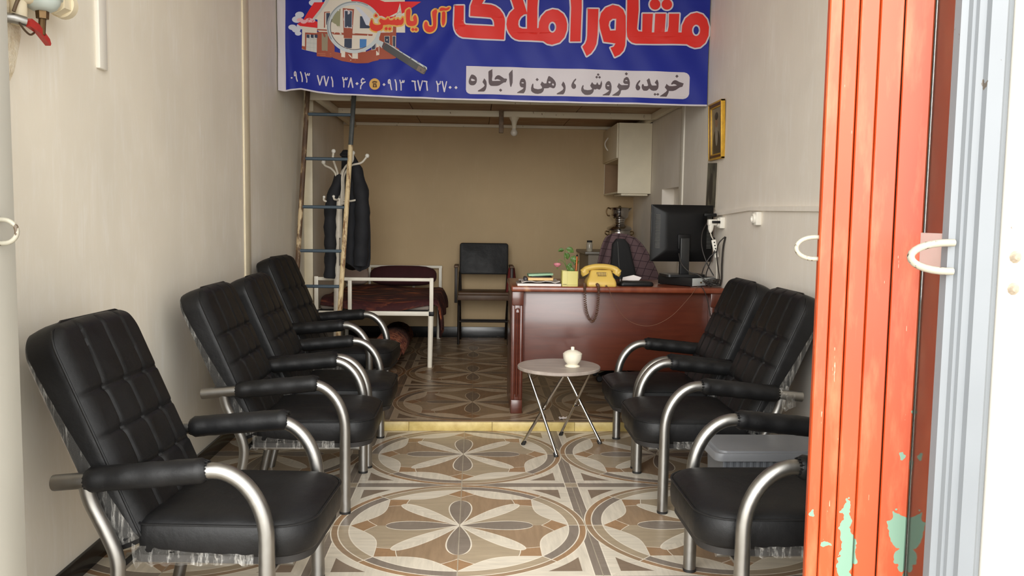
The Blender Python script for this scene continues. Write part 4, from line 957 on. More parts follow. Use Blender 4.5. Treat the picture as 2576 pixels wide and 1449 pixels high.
# ------------------------------------------------------------------ ladder, coat stand, jacket
ld = thing('ladder', 'rusty steel ladder with blue rungs leaning on the mezzanine', 'ladder')
n = N('rusty_ladder_paint'); f = n.noise((14, 14, 5), 5, .65); g = n.noise((1.5, 1.5, 1.2), 2); X, Y, Z = n.sep()
col = n.mix(n.ramp(f, .42, .58), lin((84,62,46)), lin((122,96,68)))
col = n.mix(n.ramp(n.math('ADD', f, n.math('MULTIPLY', g, .3)), .70, .78), col, lin((206,184,146)))
M['rust'] = n.out(col, .65)
n = N('worn_yellow_ladder_paint'); f = n.noise((30, 30, 9), 5, .7)
M['rust_y'] = n.out(n.mix(n.ramp(f, .5, .64), lin((222,200,156)), lin((138,100,66))), .6)
M['rung'] = chipped('blue_rung_paint', (70,86,98), (110,84,62), .66, .5, 30)
LT_, LB_ = V(-1.462, 7.445, 2.60), V(-1.552, 7.08, S); RT_, RB_ = V(-1.062, 7.445, 2.60), V(-1.178, 7.08, S)
def lat(a, b, z): return a + (b-a)*((a.z-z)/(a.z-b.z))
a, b = LT_, LB_; obj('stile', tube([a, b], .021, seg=10), M['rust'], ld)
m_ = lat(RT_, RB_, 2.07); obj('stile', tube([RT_, m_], .021, seg=10), plain('dark_steel_stile', (78,80,78), .5, var=.2, scale=20), ld); obj('stile', tube([m_, RB_], .021, seg=10), M['rust_y'], ld)
for z in (2.333, 1.948, 1.533, 1.158, .856, .50, .2): obj('rung', tube([lat(LT_, LB_, z), lat(RT_, RB_, z)], .014, seg=10), M['rung'], ld)

M['stand'] = plain('stand_grey_white', (216,208,192), .4, var=.1, scale=20)
KS = .935
def kp(x, y, z): return V(x*KS, y*KS, max(0, z*KS + (1-KS)*(1.465-S)))
def kj(x, y, z): return V(x*.93, y*.93, 1.465+(z-1.465)*.93)
cs = thing('coat_stand', 'grey white metal coat stand behind the ladder, a jacket on it', 'coat stand', (-1.29*KS, 8.1*KS, S))
obj('pole', tube([V(-.035, 0, .03), kp(-.03, 0, .8), kp(-.012, 0, 1.56)], [.036, .034, .031], seg=16), M['stand'], cs)
obj('base', lathe([(0, 0), (.16, 0), (.165, .012), (.14, .028), (.05, .045), (0, .05)]), M['stand'], cs)
hooks = [((-.02, .0), [(-.035, -.05, 1.845), (-.06, -.06, 1.93), (-.055, -.06, 2.0)]), ((.02, -.03), [(.06, -.07, 1.86), (.125, -.09, 1.91), (.130, -.09, 1.985)]), ((.03, 0), [(.10, -.01, 1.87), (.20, -.02, 1.90), (.255, -.02, 1.965)]), ((-.035, 0), [(-.09, .02, 1.84), (-.15, .02, 1.87), (-.165, .02, 1.90)]), ((0, .03), [(.02, .08, 1.85), (.04, .13, 1.89), (.05, .14, 1.96)])]
for (bx, by), p in hooks:
    pts = spline([kp(bx, by-.01, 1.50), kp(bx, by-.01, 1.66), kp(bx*1.2, by*1.2-.01, 1.78)] + [kp(*q) for q in p], 6)
    h = obj('hook', tube(pts, .0095, seg=9), M['stand'], cs)
    obj('ball_tip', lathe([(0, -.02), (.012, -.016), (.019, -.004), (.019, .006), (.012, .017), (0, .02)], seg=14), M['white_plastic'], h, kp(*p[-1]))
for p in ([(-.03, -.02, 1.54), (-.09, -.03, 1.525), (-.15, -.03, 1.535), (-.152, -.03, 1.57)], [(.02, -.03, 1.54), (.10, -.04, 1.535), (.17, -.04, 1.555), (.18, -.04, 1.59)], [(-.02, -.03, 1.54), (-.03, -.08, 1.545), (-.045, -.10, 1.55), (-.05, -.10, 1.575)]):
    h = obj('coat_peg', tube(spline([kp(*q) for q in p], 5), .009, seg=8), M['stand'], cs)
    obj('ball_tip', lathe([(0, -.014), (.011, -.008), (.013, 0), (.011, .008), (0, .014)], seg=12), M['white_plastic'], h, kp(*p[-1]))
for sg in (-.045, .022):
    obj('umbrella_clip', tube([kp(sg-.025, -.035, 1.18), kp(sg-.025, -.045, 1.17), kp(sg-.026, -.045, .92)], .006, seg=8), M['chrome'], cs)
jk = thing('jacket', 'dark navy jacket hanging on the coat stand behind the ladder', 'jacket', (0, 0, 0))
M['navy'] = plain('navy_cloth', (24,25,30), .8, var=.3, scale=12, bump=.2, bscale=60)
lev = [(2.095, -1.258, .03, .03), (2.07, -1.25, .055, .045), (2.0, -1.225, .075, .06), (1.90, -1.20, .10, .075), (1.75, -1.19, .125, .09), (1.60, -1.195, .145, .10), (1.45, -1.205, .16, .105), (1.30, -1.22, .18, .11), (1.15, -1.235, .19, .115), (1.05, -1.245, .195, .115), (.97, -1.25, .19, .11)]
rings = []
for z, cx, rx, ry in lev:
    r = []
    for k in range(40):
        a = 2*PI*k/40; m = 1 + (.13*math.sin(5*a+z*2) + .07*math.sin(11*a+z*4))*min(1, (2.1-z)/.5)
        hem = (.05*math.sin(3*a+.5)) if z < 1. else 0
        r.append(kj(cx+rx*m*math.cos(a), 8.24+ry*m*math.sin(a), z+hem))
    rings.append(r)
bm = bmesh.new(); add_loft(bm, rings); obj('coat_body', bm, M['navy'], jk, sharp=70)
sl = spline([kj(-1.16, 8.17, 1.93), kj(-1.10, 8.13, 1.70), kj(-1.085, 8.11, 1.45), kj(-1.095, 8.11, 1.2), kj(-1.105, 8.12, .985)], 6)
obj('sleeve', tube(sl, [.05 + .014*min(1, k/6) + .006*math.sin(k*1.3) for k in range(len(sl))], seg=18), M['navy'], jk, sharp=70)
sl = spline([kj(-1.30, 8.17, 1.85), kj(-1.38, 8.14, 1.6), kj(-1.395, 8.13, 1.35), kj(-1.39, 8.13, 1.1), kj(-1.40, 8.14, .86)], 6)
obj('sleeve', tube(sl, [.045 + .01*min(1, k/6) + .005*math.sin(k*1.7) for k in range(len(sl))], seg=18), M['navy'], jk, sharp=70)
obj('collar', tube([kj(-1.258+.045*math.cos(a), 8.225+.04*math.sin(a), 2.05+.012*math.sin(a)) for a in [2*PI*k/16 for k in range(16)]], .014, seg=8, closed=True), M['navy'], jk)
# ------------------------------------------------------------------ bed, pillow, blanket, rug
bed = thing('bed_frame', 'white painted steel bed frame along the left rear wall', 'bed', (0, 0, 0))
WP = M['bedpaint'] = plain('bed_white_paint', (238,232,216), .42, var=.06)
x0, x1, yf, yb = -1.452, -.425, 7.72, 9.60
fb = bmesh.new()
add_box(fb, (x0, yf-.015, .868), (x1+.045, yf+.015, .898), .003); add_box(fb, (x0-.018, yf-.018, .58), (x0+.018, yf+.018, .905), .003)
add_box(fb, (x1+.008, yf-.018, .585), (x1+.044, yf+.018, .90), .003); add_box(fb, (-1.165, yf-.014, .60), (-1.130, yf+.014, .87), .003)
obj('footboard', fb, WP, bed)
obj('foot_rail', box((x0, yf-.014, .548), (x1+.02, yf+.014, .588), .003), WP, bed)
obj('rail_socket', box((x1+.004, yf-.03, .548), (x1+.05, yf+.02, .588), .004), M['black_plastic'], bed)
obj('rail_socket', box((x0-.03, yf-.03, .57), (x0+.02, yf+.02, .60), .004), M['black_plastic'], bed)
for x, y in ((x1+.022, yf), (x0, yf), (x1+.022, yb-.04), (x0, yb-.04)): obj('leg', tube([V(x+.0, y, .56), V(x-.008, y, S)], [.026, .022], seg=14), WP, bed)
for x in (x0, x1): obj('side_rail', box((x-.012, yf, .548), (x+.012, yb, .585), .003), WP, bed)
hb = bmesh.new()
add_box(hb, (x0, yb-.015, .875), (x1+.05, yb+.015, .905), .003); add_box(hb, (x1+.012, yb-.016, .56), (x1+.046, yb+.016, .905), .003); add_box(hb, (x0-.016, yb-.016, .56), (x0+.016, yb+.016, .905), .003)
for x in (-1.2, -.95, -.7): add_box(hb, (x-.014, yb-.012, .57), (x+.014, yb+.012, .88), .003)
obj('headboard', hb, WP, bed)
obj('mesh_base', box((x0+.01, yf+.02, .575), (x1-.01, yb-.05, .59)), M['dark_board'], bed)
mt = tag(obj('mattress', box((x0+.02, yf+.055, .59), (x1+.01, yb-.05, .648), .03, 4), plain('mattress_cloth', (150,138,128), .9, var=.1)), 'thin mattress on the white bed under the maroon blanket', 'mattress')
n = N('maroon_blanket'); f = n.noise((3.5, 14, 6), 4, .6, dist=.8); g = n.noise((30, 30, 30), 2); k_ = n.noise((1.7, 1.7, 1.7), 2)
col = n.mix(n.ramp(g, .3, .7), lin((54,16,18)), lin((66,22,23)))
col = n.mix(n.math('MULTIPLY', n.ramp(f, .5, .64), n.ramp(k_, .35, .55)), col, lin((168,92,54))); M['blanket'] = n.out(col, .85)
M['maroon'] = plain('maroon_cloth', (60,18,24), .85, var=.15, scale=14, bump=.15, bscale=50)
bm = bmesh.new(); nx, ny = 44, 40; G = []
for j in range(ny+1):
    y = (7.744 + .004*j) if j < 3 else 7.756 + (9.45-7.756)*(j-2)/(ny-2); row = []
    for i in range(nx+1):
        a = i/nx; L_ = a*1.32; xw = x0 + .03 + L_
        edge = x1 + .045 + .02*math.sin(y*5)
        z = .668 + .012*math.sin(xw*7+y*3) + .010*math.sin(y*9-xw*4) + .02*math.exp(-((y-8.3)/.5)**2)
        if xw > edge: over = xw-edge; x = edge + .012 + .04*math.sin(min(1, over/.2)*1.2) + .018*math.sin(y*13)*min(1, over/.12); z = z - over*(.85 + .55*max(0, math.sin(y*3.4-1.2)))
        else: x = xw
        if j <= 3: z -= (.045 + .040*math.sin(min(1, a*1.25)*PI))*(1-j/3)**.7
        row.append(bm.verts.new(V(x, y - (.0 if j else .004), z)))
    G.append(row)
for A, B in zip(G, G[1:]):
    for i in range(nx): bm.faces.new((A[i], A[i+1], B[i+1], B[i]))
bl = obj('blanket', bm, M['blanket'], sharp=80); md = bl.modifiers.new('thick', 'SOLIDIFY'); md.thickness = .008; md.offset = 1
tag(bl, 'maroon blanket with orange streaks spread over the bed', 'blanket')
def pillow(name, label, c, sx, sy, sz, tilt, mat):
    bm = bmesh.new(); rings = []
    for j in range(13):
        v = -1 + 2*j/12; h = math.sqrt(max(0, 1-abs(v)**2.6)); ring_ = []
        for k in range(28):
            a = 2*PI*k/28; cx_, cy_ = math.cos(a), math.sin(a)
            q = (abs(cx_)**3.2+abs(cy_)**3.2)**(-1/3.2)
            ring_.append(V(cx_*q*sx*(.62+.38*h), cy_*q*sy*(.62+.38*h), v*sz*(.9+.1*math.sin(3*a))))
        rings.append(ring_)
    add_loft(bm, rings); o = obj(name, bm, mat, None, c, sharp=80); o.rotation_euler = (tilt, 0, .03); return tag(o, label, 'pillow')
pillow('pillow', 'plump maroon pillow at the head of the bed', (-.80, 9.40, .80), .37, .115, .065, 1.15, M['maroon'])
pillow('pillow.001', 'pale pillow at the left of the maroon one on the bed', (-1.33, 9.43, .79), .14, .10, .05, 1.2, plain('pale_pillow', (166,146,134), .85, var=.08))
n = N('rug_pattern'); f = n.noise((22, 22, 22), 3, .6); g = n.noise((60, 60, 60), 2)
col = n.mix(n.ramp(f, .45, .55), lin((74,30,24)), lin((134,78,52))); M['rug'] = n.out(n.mix(n.ramp(g, .62, .7), col, lin((160,130,98))), .95)
bm = bmesh.new(); sp = []
for k in range(64):
    a = k*.30; r_ = .155 - .0062*k*.30; 
    sp.append((-.80 + r_*1.05*math.cos(a), S + .157 + r_*.98*math.sin(a) - .0))
sp = sp[::-1]; R0 = []; 
for y in (7.47, 8.7): R0.append([V(x, y, z) for x, z in sp])
vs = [[bm.verts.new(p) for p in r] for r in R0]
for k in range(63): bm.faces.new((vs[0][k], vs[0][k+1], vs[1][k+1], vs[1][k]))
ru = obj('rolled_rug', bm, M['rug'], sharp=70); md = ru.modifiers.new('thick', 'SOLIDIFY'); md.thickness = .009; md.offset = 0
tag(ru, 'rolled up red patterned rug lying under the bed', 'rug')

# ------------------------------------------------------------------ folding armchair by the back wall
fc = thing('folding_chair', 'old folding armchair with a black padded back against the back wall', 'chair', (.10, 9.33, S))
M['oldwood'] = plain('old_brown_wood', (92,68,48), .5, var=.25, scale=9); M['dksteel'] = plain('dark_steel', (44,38,34), .45, .5, var=.2)
bm = bmesh.new(); ol = rrect(-.272, .272, .765, 1.112, .03, 5)
add_loft(bm, [[V(x*k, d + (z-.765)*.16, .94+(z-.94)*k) for x, z in ol] for k, d in ((.93, -.03), (.98, -.026), (1, -.012), (1, .012), (.98, .022))])
obj('backrest', bm, M['leather'], fc)
obj('seat', box((-.285, -.20, .545), (.285, .20, .58), .012, 3), M['oldwood'], fc)
obj('apron', box((-.285, -.212, .49), (.285, -.185, .548), .006), M['oldwood'], fc)
for sg in (-1, 1):
    obj('leg', tube([V(sg*.268, .07, .78), V(sg*.275, -.10, .45), V(sg*.275, -.195, 0)], .014, seg=10), M['dksteel'], fc)
    obj('leg', tube([V(sg*.262, -.19, .50), V(sg*.262, .05, .28), V(sg*.262, .22, 0)], .014, seg=10), M['dksteel'], fc)
    obj('arm_post', box((sg*.305-.016, -.205, .46), (sg*.305+.016, -.17, .85), .004), M['dksteel'], fc)
    obj('armrest', box((sg*.305-.024, -.215, .846), (sg*.305+.024, .10, .872), .007, 3), M['oldwood'], fc)
    obj('back_stile', tube([V(sg*.255, .01, .56), V(sg*.265, .03, .80)], .012, seg=8), M['dksteel'], fc)
for z, y in ((.25, -.15), (.24, .07)): obj('stretcher', tube([V(-.272, y, z), V(.272, y, z)], .010, seg=8), M['dksteel'], fc)
bm = bmesh.new(); G = []
for j in range(15):
    t = j/14; row = []
    for i in range(11):
        a = i/10; ang = (a-.5)*PI
        w = .06 + .05*t
        row.append(bm.verts.new(V(.405 + w*math.sin(ang)*.62, 9.20 - .05*math.cos(ang)*.8 + .05*a, S + .885 - .30*t*(1-.25*a) - .035*abs(math.sin(ang))*1.5*(1 if t < .1 else 1) + .008*math.sin(a*9+t*4))))
    G.append(row)
for A, B in zip(G, G[1:]):
    for i in range(10): bm.faces.new((A[i], A[i+1], B[i+1], B[i]))
rc = obj('red_cloth', bm, plain('dark_red_cloth', (104,28,24), .8, var=.15, scale=14), sharp=80); md = rc.modifiers.new('thick', 'SOLIDIFY'); md.thickness = .008
tag(rc, 'dark red cloth hung over the right arm of the folding chair', 'cloth')

# ------------------------------------------------------------------ desk and what stands on it
n = N('varnished_red_wood'); f = n.noise((3, 3, 26), 5, .6, dist=.5); g = n.noise((1.6, 1.6, 1.6), 3)
col = n.mix(n.ramp(f, .3, .7), lin((74,31,20)), lin((92,42,27))); col = n.mix(n.ramp(g, .45, .7, 0, .35), col, lin((86,50,33)))
M['redwood'] = n.out(col, .3, 0, .5, coat=.35)
n = N('varnished_edge_wood'); f = n.noise((22, 5, 5), 5, .6); g = n.noise((7, 7, 7), 4)
col = n.mix(n.ramp(f, .3, .7), lin((104,46,27)), lin((128,66,42))); col = n.mix(n.ramp(g, .62, .7, 0, .7), col, lin((176,130,88)))
M['edgewood'] = n.out(col, .32, 0, .5, coat=.3)
dk = thing('desk', 'varnished red brown wooden desk on the raised floor at the right', 'desk', (0, 0, 0)); ZT = .985
bm = bmesh.new(); add_box(bm, (.258, 5.865, ZT-.040), (1.785, 6.66, ZT), .012, 3)
obj('top', bm, M['edgewood'], dk)
def carved(xa, xb, name):
    bm = bmesh.new(); z0, z1 = S, ZT-.04; xm = (xa+xb)/2; y = 5.885
    add_box(bm, (xa, y+.012, z0), (xb, 6.55, z1), .004)
    # raised front: side strips, foot and head blocks, arched fluting with a half round inside
    add_box(bm, (xa, y, z0+.0), (xb, y+.014, z0+.10), .006); add_box(bm, (xa, y, z1-.10), (xb, y+.014, z1), .006)
    for a, b in ((xa+.006, xa+.024), (xb-.024, xb-.006)): add_box(bm, (a, y+.001, z0+.10), (b, y+.013, z1-.10), .004)
    arch = [V(xm+.015*math.cos(t), y+.004, z1-.14+.018*math.sin(t)) for t in [PI*k/10 for k in range(11)]]
    add_tube(bm, [V(xm+.015, y+.004, z0+.14)] + arch + [V(xm-.015, y+.004, z0+.14)], .0055, seg=8)
    add_tube(bm, [V(xm, y+.012, z0+.12), V(xm, y+.012, z1-.15)], .009, seg=10)
    return obj(name, bm, M['redwood'], dk)
carved(.264, .348, 'side_panel'); carved(1.69, 1.774, 'side_panel')
obj('front_panel', box((.348, 5.955, .37), (1.69, 5.975, ZT-.04), .003), M['redwood'], dk)
bm = bmesh.new(); add_box(bm, (1.25, 5.98, .16), (1.69, 6.52, ZT-.04), .004); dw = obj('drawer_unit', bm, M['redwood'], dk)
for k in range(3): obj('drawer', box((1.26, 6.52, .18+.255*k), (1.68, 6.54, .42+.255*k), .004), M['redwood'], dw)

M['phone'] = plain('yellow_phone_plastic', (202,170,84), .38, var=.05)
ph = thing('telephone', 'old yellow desk telephone seen from behind on the desk', 'telephone', (.905, 5.975, ZT))
bm = bmesh.new(); rings = []
for z, hx, yf_, yb_, r in ((0, .104, -.075, .11, .018), (.006, .108, -.078, .113, .02), (.03, .105, -.073, .108, .02), (.05, .098, -.064, .09, .02), (.065, .088, -.052, .06, .02), (.09, .082, -.04, .035, .02), (.108, .076, -.032, .028, .018), (.116, .066, -.024, .02, .012)):
    rings.append([V(x, y, z) for x, y in rrect(-hx, hx, yf_, yb_, r, 5)])
add_loft(bm, rings); obj('body', bm, M['phone'], ph, sharp=50)
hp = []
for k in range(21):
    a = -1 + 2*k/20; hp.append(V(a*.128, -.005, .139 - .030*abs(a)**2.4 - (.016*max(0, abs(a)-.8)/.2)))
bm = bmesh.new(); add_tube(bm, hp, [.021+.007*max(0, abs(-1+2*k/20)-.7)/.3 for k in range(21)], seg=14, squash=1.15)
for sg in (-1, 1): add_tube(bm, [V(sg*.117, -.005, .12), V(sg*.113, -.005, .088), V(sg*.108, -.005, .080)], [.030, .032, .029], seg=18)
hs = obj('handset', bm, M['phone'], ph, sharp=50)
bm = bmesh.new(); add_loft(bm, [[V(x, -.052+.02*(.085-z)/.03*.0 - .001*k, z) for x, z in ((-.036, .100), (.030, .100), (.032, .076), (-.028, .076))] for k in (0, 1)])
gr = obj('vent_recess', prism([(-.036, .100), (.031, .100), (.033, .074), (-.029, .074)], -.056, -.040, 'y'), plain('phone_vent', (112,88,36), .5), ph)
for k in range(6): obj('vent_bar', box((-.030+.0115*k, -.0585, .077), (-.0245+.0115*k, -.052, .098), .001), M['phone'], gr)
for x in (-.044, .022): obj('cord_socket', box((x, -.082, .0), (x+.014, -.074, .012), .002), M['brass'], ph)
coil = []; cl = spline([V(.78, 5.90, ZT+.016), V(.776, 5.858, ZT+.010), V(.775, 5.844, ZT-.016), V(.782, 5.845, ZT-.12), V(.800, 5.842, ZT-.20), V(.832, 5.84, ZT-.245), V(.862, 5.842, ZT-.19), V(.872, 5.845, ZT-.10), V(.873, 5.844, ZT-.016), V(.872, 5.858, ZT+.010), V(.868, 5.895, ZT+.016)], 60)
Fr = frames(cl)
for k, p in enumerate(cl): coil.append(p + (Fr[k][1]*math.cos(k*.75) + Fr[k][2]*math.sin(k*.75))*.0085)
bm = bmesh.new(); add_tube(bm, coil, .0026, seg=5); tag(obj('coiled_cord', bm, plain('brown_coil', (86,58,42), .45)), 'brown coiled telephone cord hanging down the desk front', 'cord')
cable('thin brown telephone line drooping across the desk front', [(.934, 5.895, ZT+.006), (.945, 5.86, ZT-.005), (.975, 5.85, ZT-.08), (1.05, 5.85, ZT-.20), (1.15, 5.85, ZT-.262), (1.27, 5.85, ZT-.268), (1.40, 5.85, ZT-.20), (1.52, 5.85, ZT-.07), (1.575, 5.856, ZT+.004), (1.60, 5.90, ZT+.006)], .0018, 'wire_b')
cable('dark cable slipping over the desk edge behind the armchair', [(1.60, 5.93, ZT+.006), (1.615, 5.86, ZT+.004), (1.65, 5.85, ZT-.07), (1.68, 5.85, ZT-.20)], .003, 'wire')

cu = thing('pen_cup', 'square yellow green pen cup with a lid line, between the papers and the telephone', 'pen cup', (.675, 5.945, ZT))
M['cup'] = plain('yellow_green_plastic', (198,188,112), .4, var=.04)
bm = bmesh.new(); ou = rrect(-.058, .058, -.055, .055, .008, 4); inn = rrect(-.054, .054, -.051, .051, .006, 4)
add_loft(bm, [[V(x, y, z) for x, y in o_] for o_, z in ((ou, 0), (ou, .108), (inn, .108), (inn, .01))]); obj('cup_body', bm, M['cup'], cu)
obj('base_line', box((-.0585, -.0556, .008), (.0585, -.05, .011)), plain('cup_line', (150,140,78), .5), cu); obj('side_line', box((-.0195, -.0556, .002), (-.0185, -.05, .107)), plain('cup_line', (150,140,78), .5), cu)
obj('mark', box((-.050, -.0558, .0135), (-.024, -.05, .0160)), M['dark_board'], cu)
pe = thing('pen', 'brown and gold pen standing in the pen cup', 'pen', (.717, 5.935, ZT+.012)); pe.rotation_euler = (0, .05, 0)
obj('barrel', tube([V(0, 0, 0), V(0, 0, .20)], .0085, seg=14), plain('copper_pen', (150,84,40), .2, .6, var=.1), pe); obj('tip', tube([V(0, 0, .20), V(0, 0, .206), V(0, 0, .214)], [.0085, .007, .002], seg=12), M['black_plastic'], pe)
rs = thing('rose_sprig', 'sprig of green leaves with a pink rose standing in the pen cup', 'rose', (.665, 5.95, ZT+.02))
M['leaf'] = plain('green_leaf', (74,104,46), .45, var=.2, scale=30); M['stem'] = plain('green_stem', (92,112,58), .5)
obj('stem', tube(spline([V(0, 0, 0), V(-.005, 0, .09), V(-.022, 0, .15), V(-.028, 0, .20), V(-.02, 0, .245)], 6), .0028, seg=6), M['stem'], rs)
obj('stem', tube(spline([V(-.008, 0, .10), V(-.03, -.01, .145), V(-.062, -.012, .168), V(-.074, -.012, .148)], 6), .0024, seg=6), M['stem'], rs)
obj('stem', tube(spline([V(.01, 0, .04), V(.022, 0, .11), V(.03, 0, .16)], 5), .0024, seg=6), M['stem'], rs)
def leaf_(c, l, w, yaw, pitch):
    bm = bmesh.new(); A = []
    for k in range(9):
        t = k/8; hw = w*math.sin(PI*t**.8)**.8 if 0 < t < 1 else 0.0004
        A.append([bm.verts.new(V(l*t, s*hw, .012*math.sin(PI*t)+.006*abs(s))) for s in (-1, -.5, 0, .5, 1)])
    for a, b in zip(A, A[1:]):
        for q in range(4): bm.faces.new((a[q], a[q+1], b[q+1], b[q]))
    o = obj('leaf', bm, M['leaf'], rs, c, sharp=80); o.rotation_euler = (PI/2-.35, -pitch, yaw); md = o.modifiers.new('t', 'SOLIDIFY'); md.thickness = .0012
for c, l, w, ya, pi in (((-.03, -.005, .235), .045, .015, PI, -.25), ((-.018, -.005, .245), .062, .022, .1, -.45), ((-.024, -.005, .215), .05, .022, .1, -1.2), ((.028, -.005, .15), .05, .022, .2, 1.2), ((.028, -.005, .165), .045, .02, .2, -.3), ((.0, -.01, .105), .055, .02, 0, -.6), ((-.01, -.01, .13), .06, .020, .1, -1.15), ((.03, -.01, .12), .04, .017, PI-.2, .1), ((.04, .03, .13), .05, .018, .2, .5)): leaf_(c, l, w, ya, pi)
bm = bmesh.new()
for ri, (r0, h, m) in enumerate(((.010, .020, 3), (.017, .024, 5), (.023, .022, 6))):
    for k in range(m):
        a0 = 2*PI*k/m + ri; A = []
        for j in range(6):
            t = j/5; rr = r0*(.35+.85*math.sin(t*2.0)); A.append([bm.verts.new(V(rr*math.cos(a0+s), rr*math.sin(a0+s), -.012+h*1.25*t)) for s in [(-.5+q/4)*2*PI/m*1.25 for q in range(5)]])
        for a, b in zip(A, A[1:]):
            for q in range(4): bm.faces.new((a[q], a[q+1], b[q+1], b[q]))
fl = obj('flower', bm, plain('pink_petals', (196,120,130), .55, var=.15, scale=40), rs, (-.078, -.015, .125), sharp=80)
obj('sepal', lathe([(0, -.03), (.003, -.026), (.006, -.014), (.012, -.008), (0, -.006)], (-.078, -.015, .125), seg=10), M['stem'], rs)

def sheet(bm, lo, hi, z, th, wav=0., rz=0.):
    cx, cy = (lo[0]+hi[0])/2, (lo[1]+hi[1])/2; A = []
    for j in range(9):
        row = []
        for i in range(9):
            x, y = lo[0]+(hi[0]-lo[0])*i/8-cx, lo[1]+(hi[1]-lo[1])*j/8-cy
            e = max(abs(i-4), abs(j-4))/4
            row.append(V(cx+x*math.cos(rz)-y*math.sin(rz), cy+x*math.sin(rz)+y*math.cos(rz), z + wav*abs(math.sin(i*.9+j*.5))*e))
        A.append(row)
    T_ = [[bm.verts.new(p + V(0, 0, th)) for p in r] for r in A]; B_ = [[bm.verts.new(p) for p in r] for r in A]
    for j in range(8):
        for i in range(8):
            bm.faces.new((T_[j][i], T_[j][i+1], T_[j+1][i+1], T_[j+1][i])); bm.faces.new((B_[j][i], B_[j+1][i], B_[j+1][i+1], B_[j][i+1]))
    per = [(0, i) for i in range(8)] + [(j, 8) for j in range(8)] + [(8, i) for i in range(8, 0, -1)] + [(j, 0) for j in range(8, 0, -1)]
    for a, b in zip(per, per[1:]+per[:1]): bm.faces.new((B_[a[0]][a[1]], B_[b[0]][b[1]], T_[b[0]][b[1]], T_[a[0]][a[1]]))
M['paper'] = plain('white_paper', (226,218,214), .6, var=.03)
nb = thing('notebook', 'thick white notepad lying at the left front corner of the desk', 'notepad'); obj('pages', box((.302, 5.885, ZT), (.612, 6.12, ZT+.017), .002), M['paper'], nb); obj('cover', box((.30, 5.883, ZT+.0165), (.614, 6.122, ZT+.019), .001), plain('grey_card', (126,116,112), .6), nb)
bm = bmesh.new(); sheet(bm, (.325, 5.90), (.60, 6.10), ZT+.020, .005, .012, .06); tag(obj('loose_papers', bm, plain('printed_paper', (190,182,176), .6, var=.1, scale=50)), 'loose grey printed papers on the white notepad', 'papers')
bk = thing('book', 'thick cream book on the loose papers', 'book'); obj('pages', box((.378, 5.905, ZT+.0375), (.556, 6.05, ZT+.056), .003), plain('cream_pages', (218,182,126), .6, var=.06), bk); obj('cover', box((.374, 5.903, ZT+.0555), (.56, 6.055, ZT+.0585), .001), plain('tan_cover', (196,160,112), .5), bk)
bk = thing('book.001', 'black notebook under the mint green one', 'book'); obj('block', box((.40, 5.915, ZT+.059), (.548, 6.045, ZT+.068), .003), M['black_plastic'], bk)
bk = thing('book.002', 'mint green notebook on top of the desk pile', 'book', (.468, 5.98, ZT+.0725)); bk.rotation_euler = (0, -.045, .03); obj('block', box((-.088, -.065, -.002), (.088, .065, .012), .002), plain('mint_cover', (136,172,140), .5, var=.06), bk)
tag(obj('stapler', box((.350, 5.93, ZT+.030), (.376, 6.05, ZT+.060), .01, 3), plain('dark_grey_plastic', (58,56,60), .45)), 'small dark grey stapler leaning at the left of the cream book', 'stapler')

rt = thing('router', 'flat black router with one upright aerial on the desk', 'router', (1.165, 6.02, ZT))
bm = bmesh.new(); ol = rrect(-.125, .125, -.075, .085, .03, 5)
add_loft(bm, [[V(x*k, y*k, z) for x, y in ol] for k, z in ((.95, 0), (1, .006), (1, .02), (.93, .03), (.6, .034))]); obj('case', bm, M['black_plastic'], rt)
obj('aerial', tube([V(-.105, .02, .02), V(-.118, .02, .16), V(-.132, .02, .318)], [.0035, .003, .0022], seg=8), plain('aerial_grey', (44,46,46), .4), rt); obj('aerial_base', tube([V(-.104, .02, .01), V(-.106, .02, .045)], .005, seg=8), M['steel'], rt)
pp_ = obj('paper_sheet', prism([(1.09, ZT+.002), (1.20, ZT+.002), (1.24, ZT+.05), (1.18, ZT+.068), (1.10, ZT+.05)], 6.16, 6.163, 'y'), M['paper']); tag(pp_, 'folded white paper standing behind the router', 'paper')

rec = thing('video_recorder', 'black and silver recorder box carrying the monitor on the desk', 'recorder', (1.566, 5.945, ZT), .42)
e = bmesh.new(); add_box(e, (-.33, .002, .004), (-.002, .26, .064), .003); obj('case', e, plain('black_metal', (24,24,25), .4), rec)
rec.rotation_euler.z = -.95
bm = bmesh.new(); add_box(bm, (-.006, .004, .006), (.0015, .258, .062), .001)
bk_ = obj('rear_plate', bm, plain('silver_plate', (186,190,188), .4, .2, var=.05), rec)
for k in range(10): obj('connector', tube([V(0, .09+.016*k, .03+.012*(k % 2)), V(.012, .09+.016*k, .03+.012*(k % 2))], .0055, seg=10), M['chrome'] if k % 3 else M['brass'], bk_)
for p in ((-.31, .02), (-.02, .02), (-.31, .24), (-.02, .24)): obj('foot', tube([V(p[0], p[1], 0), V(p[0], p[1], .005)], .012, seg=10), M['black_rubber'], rec)

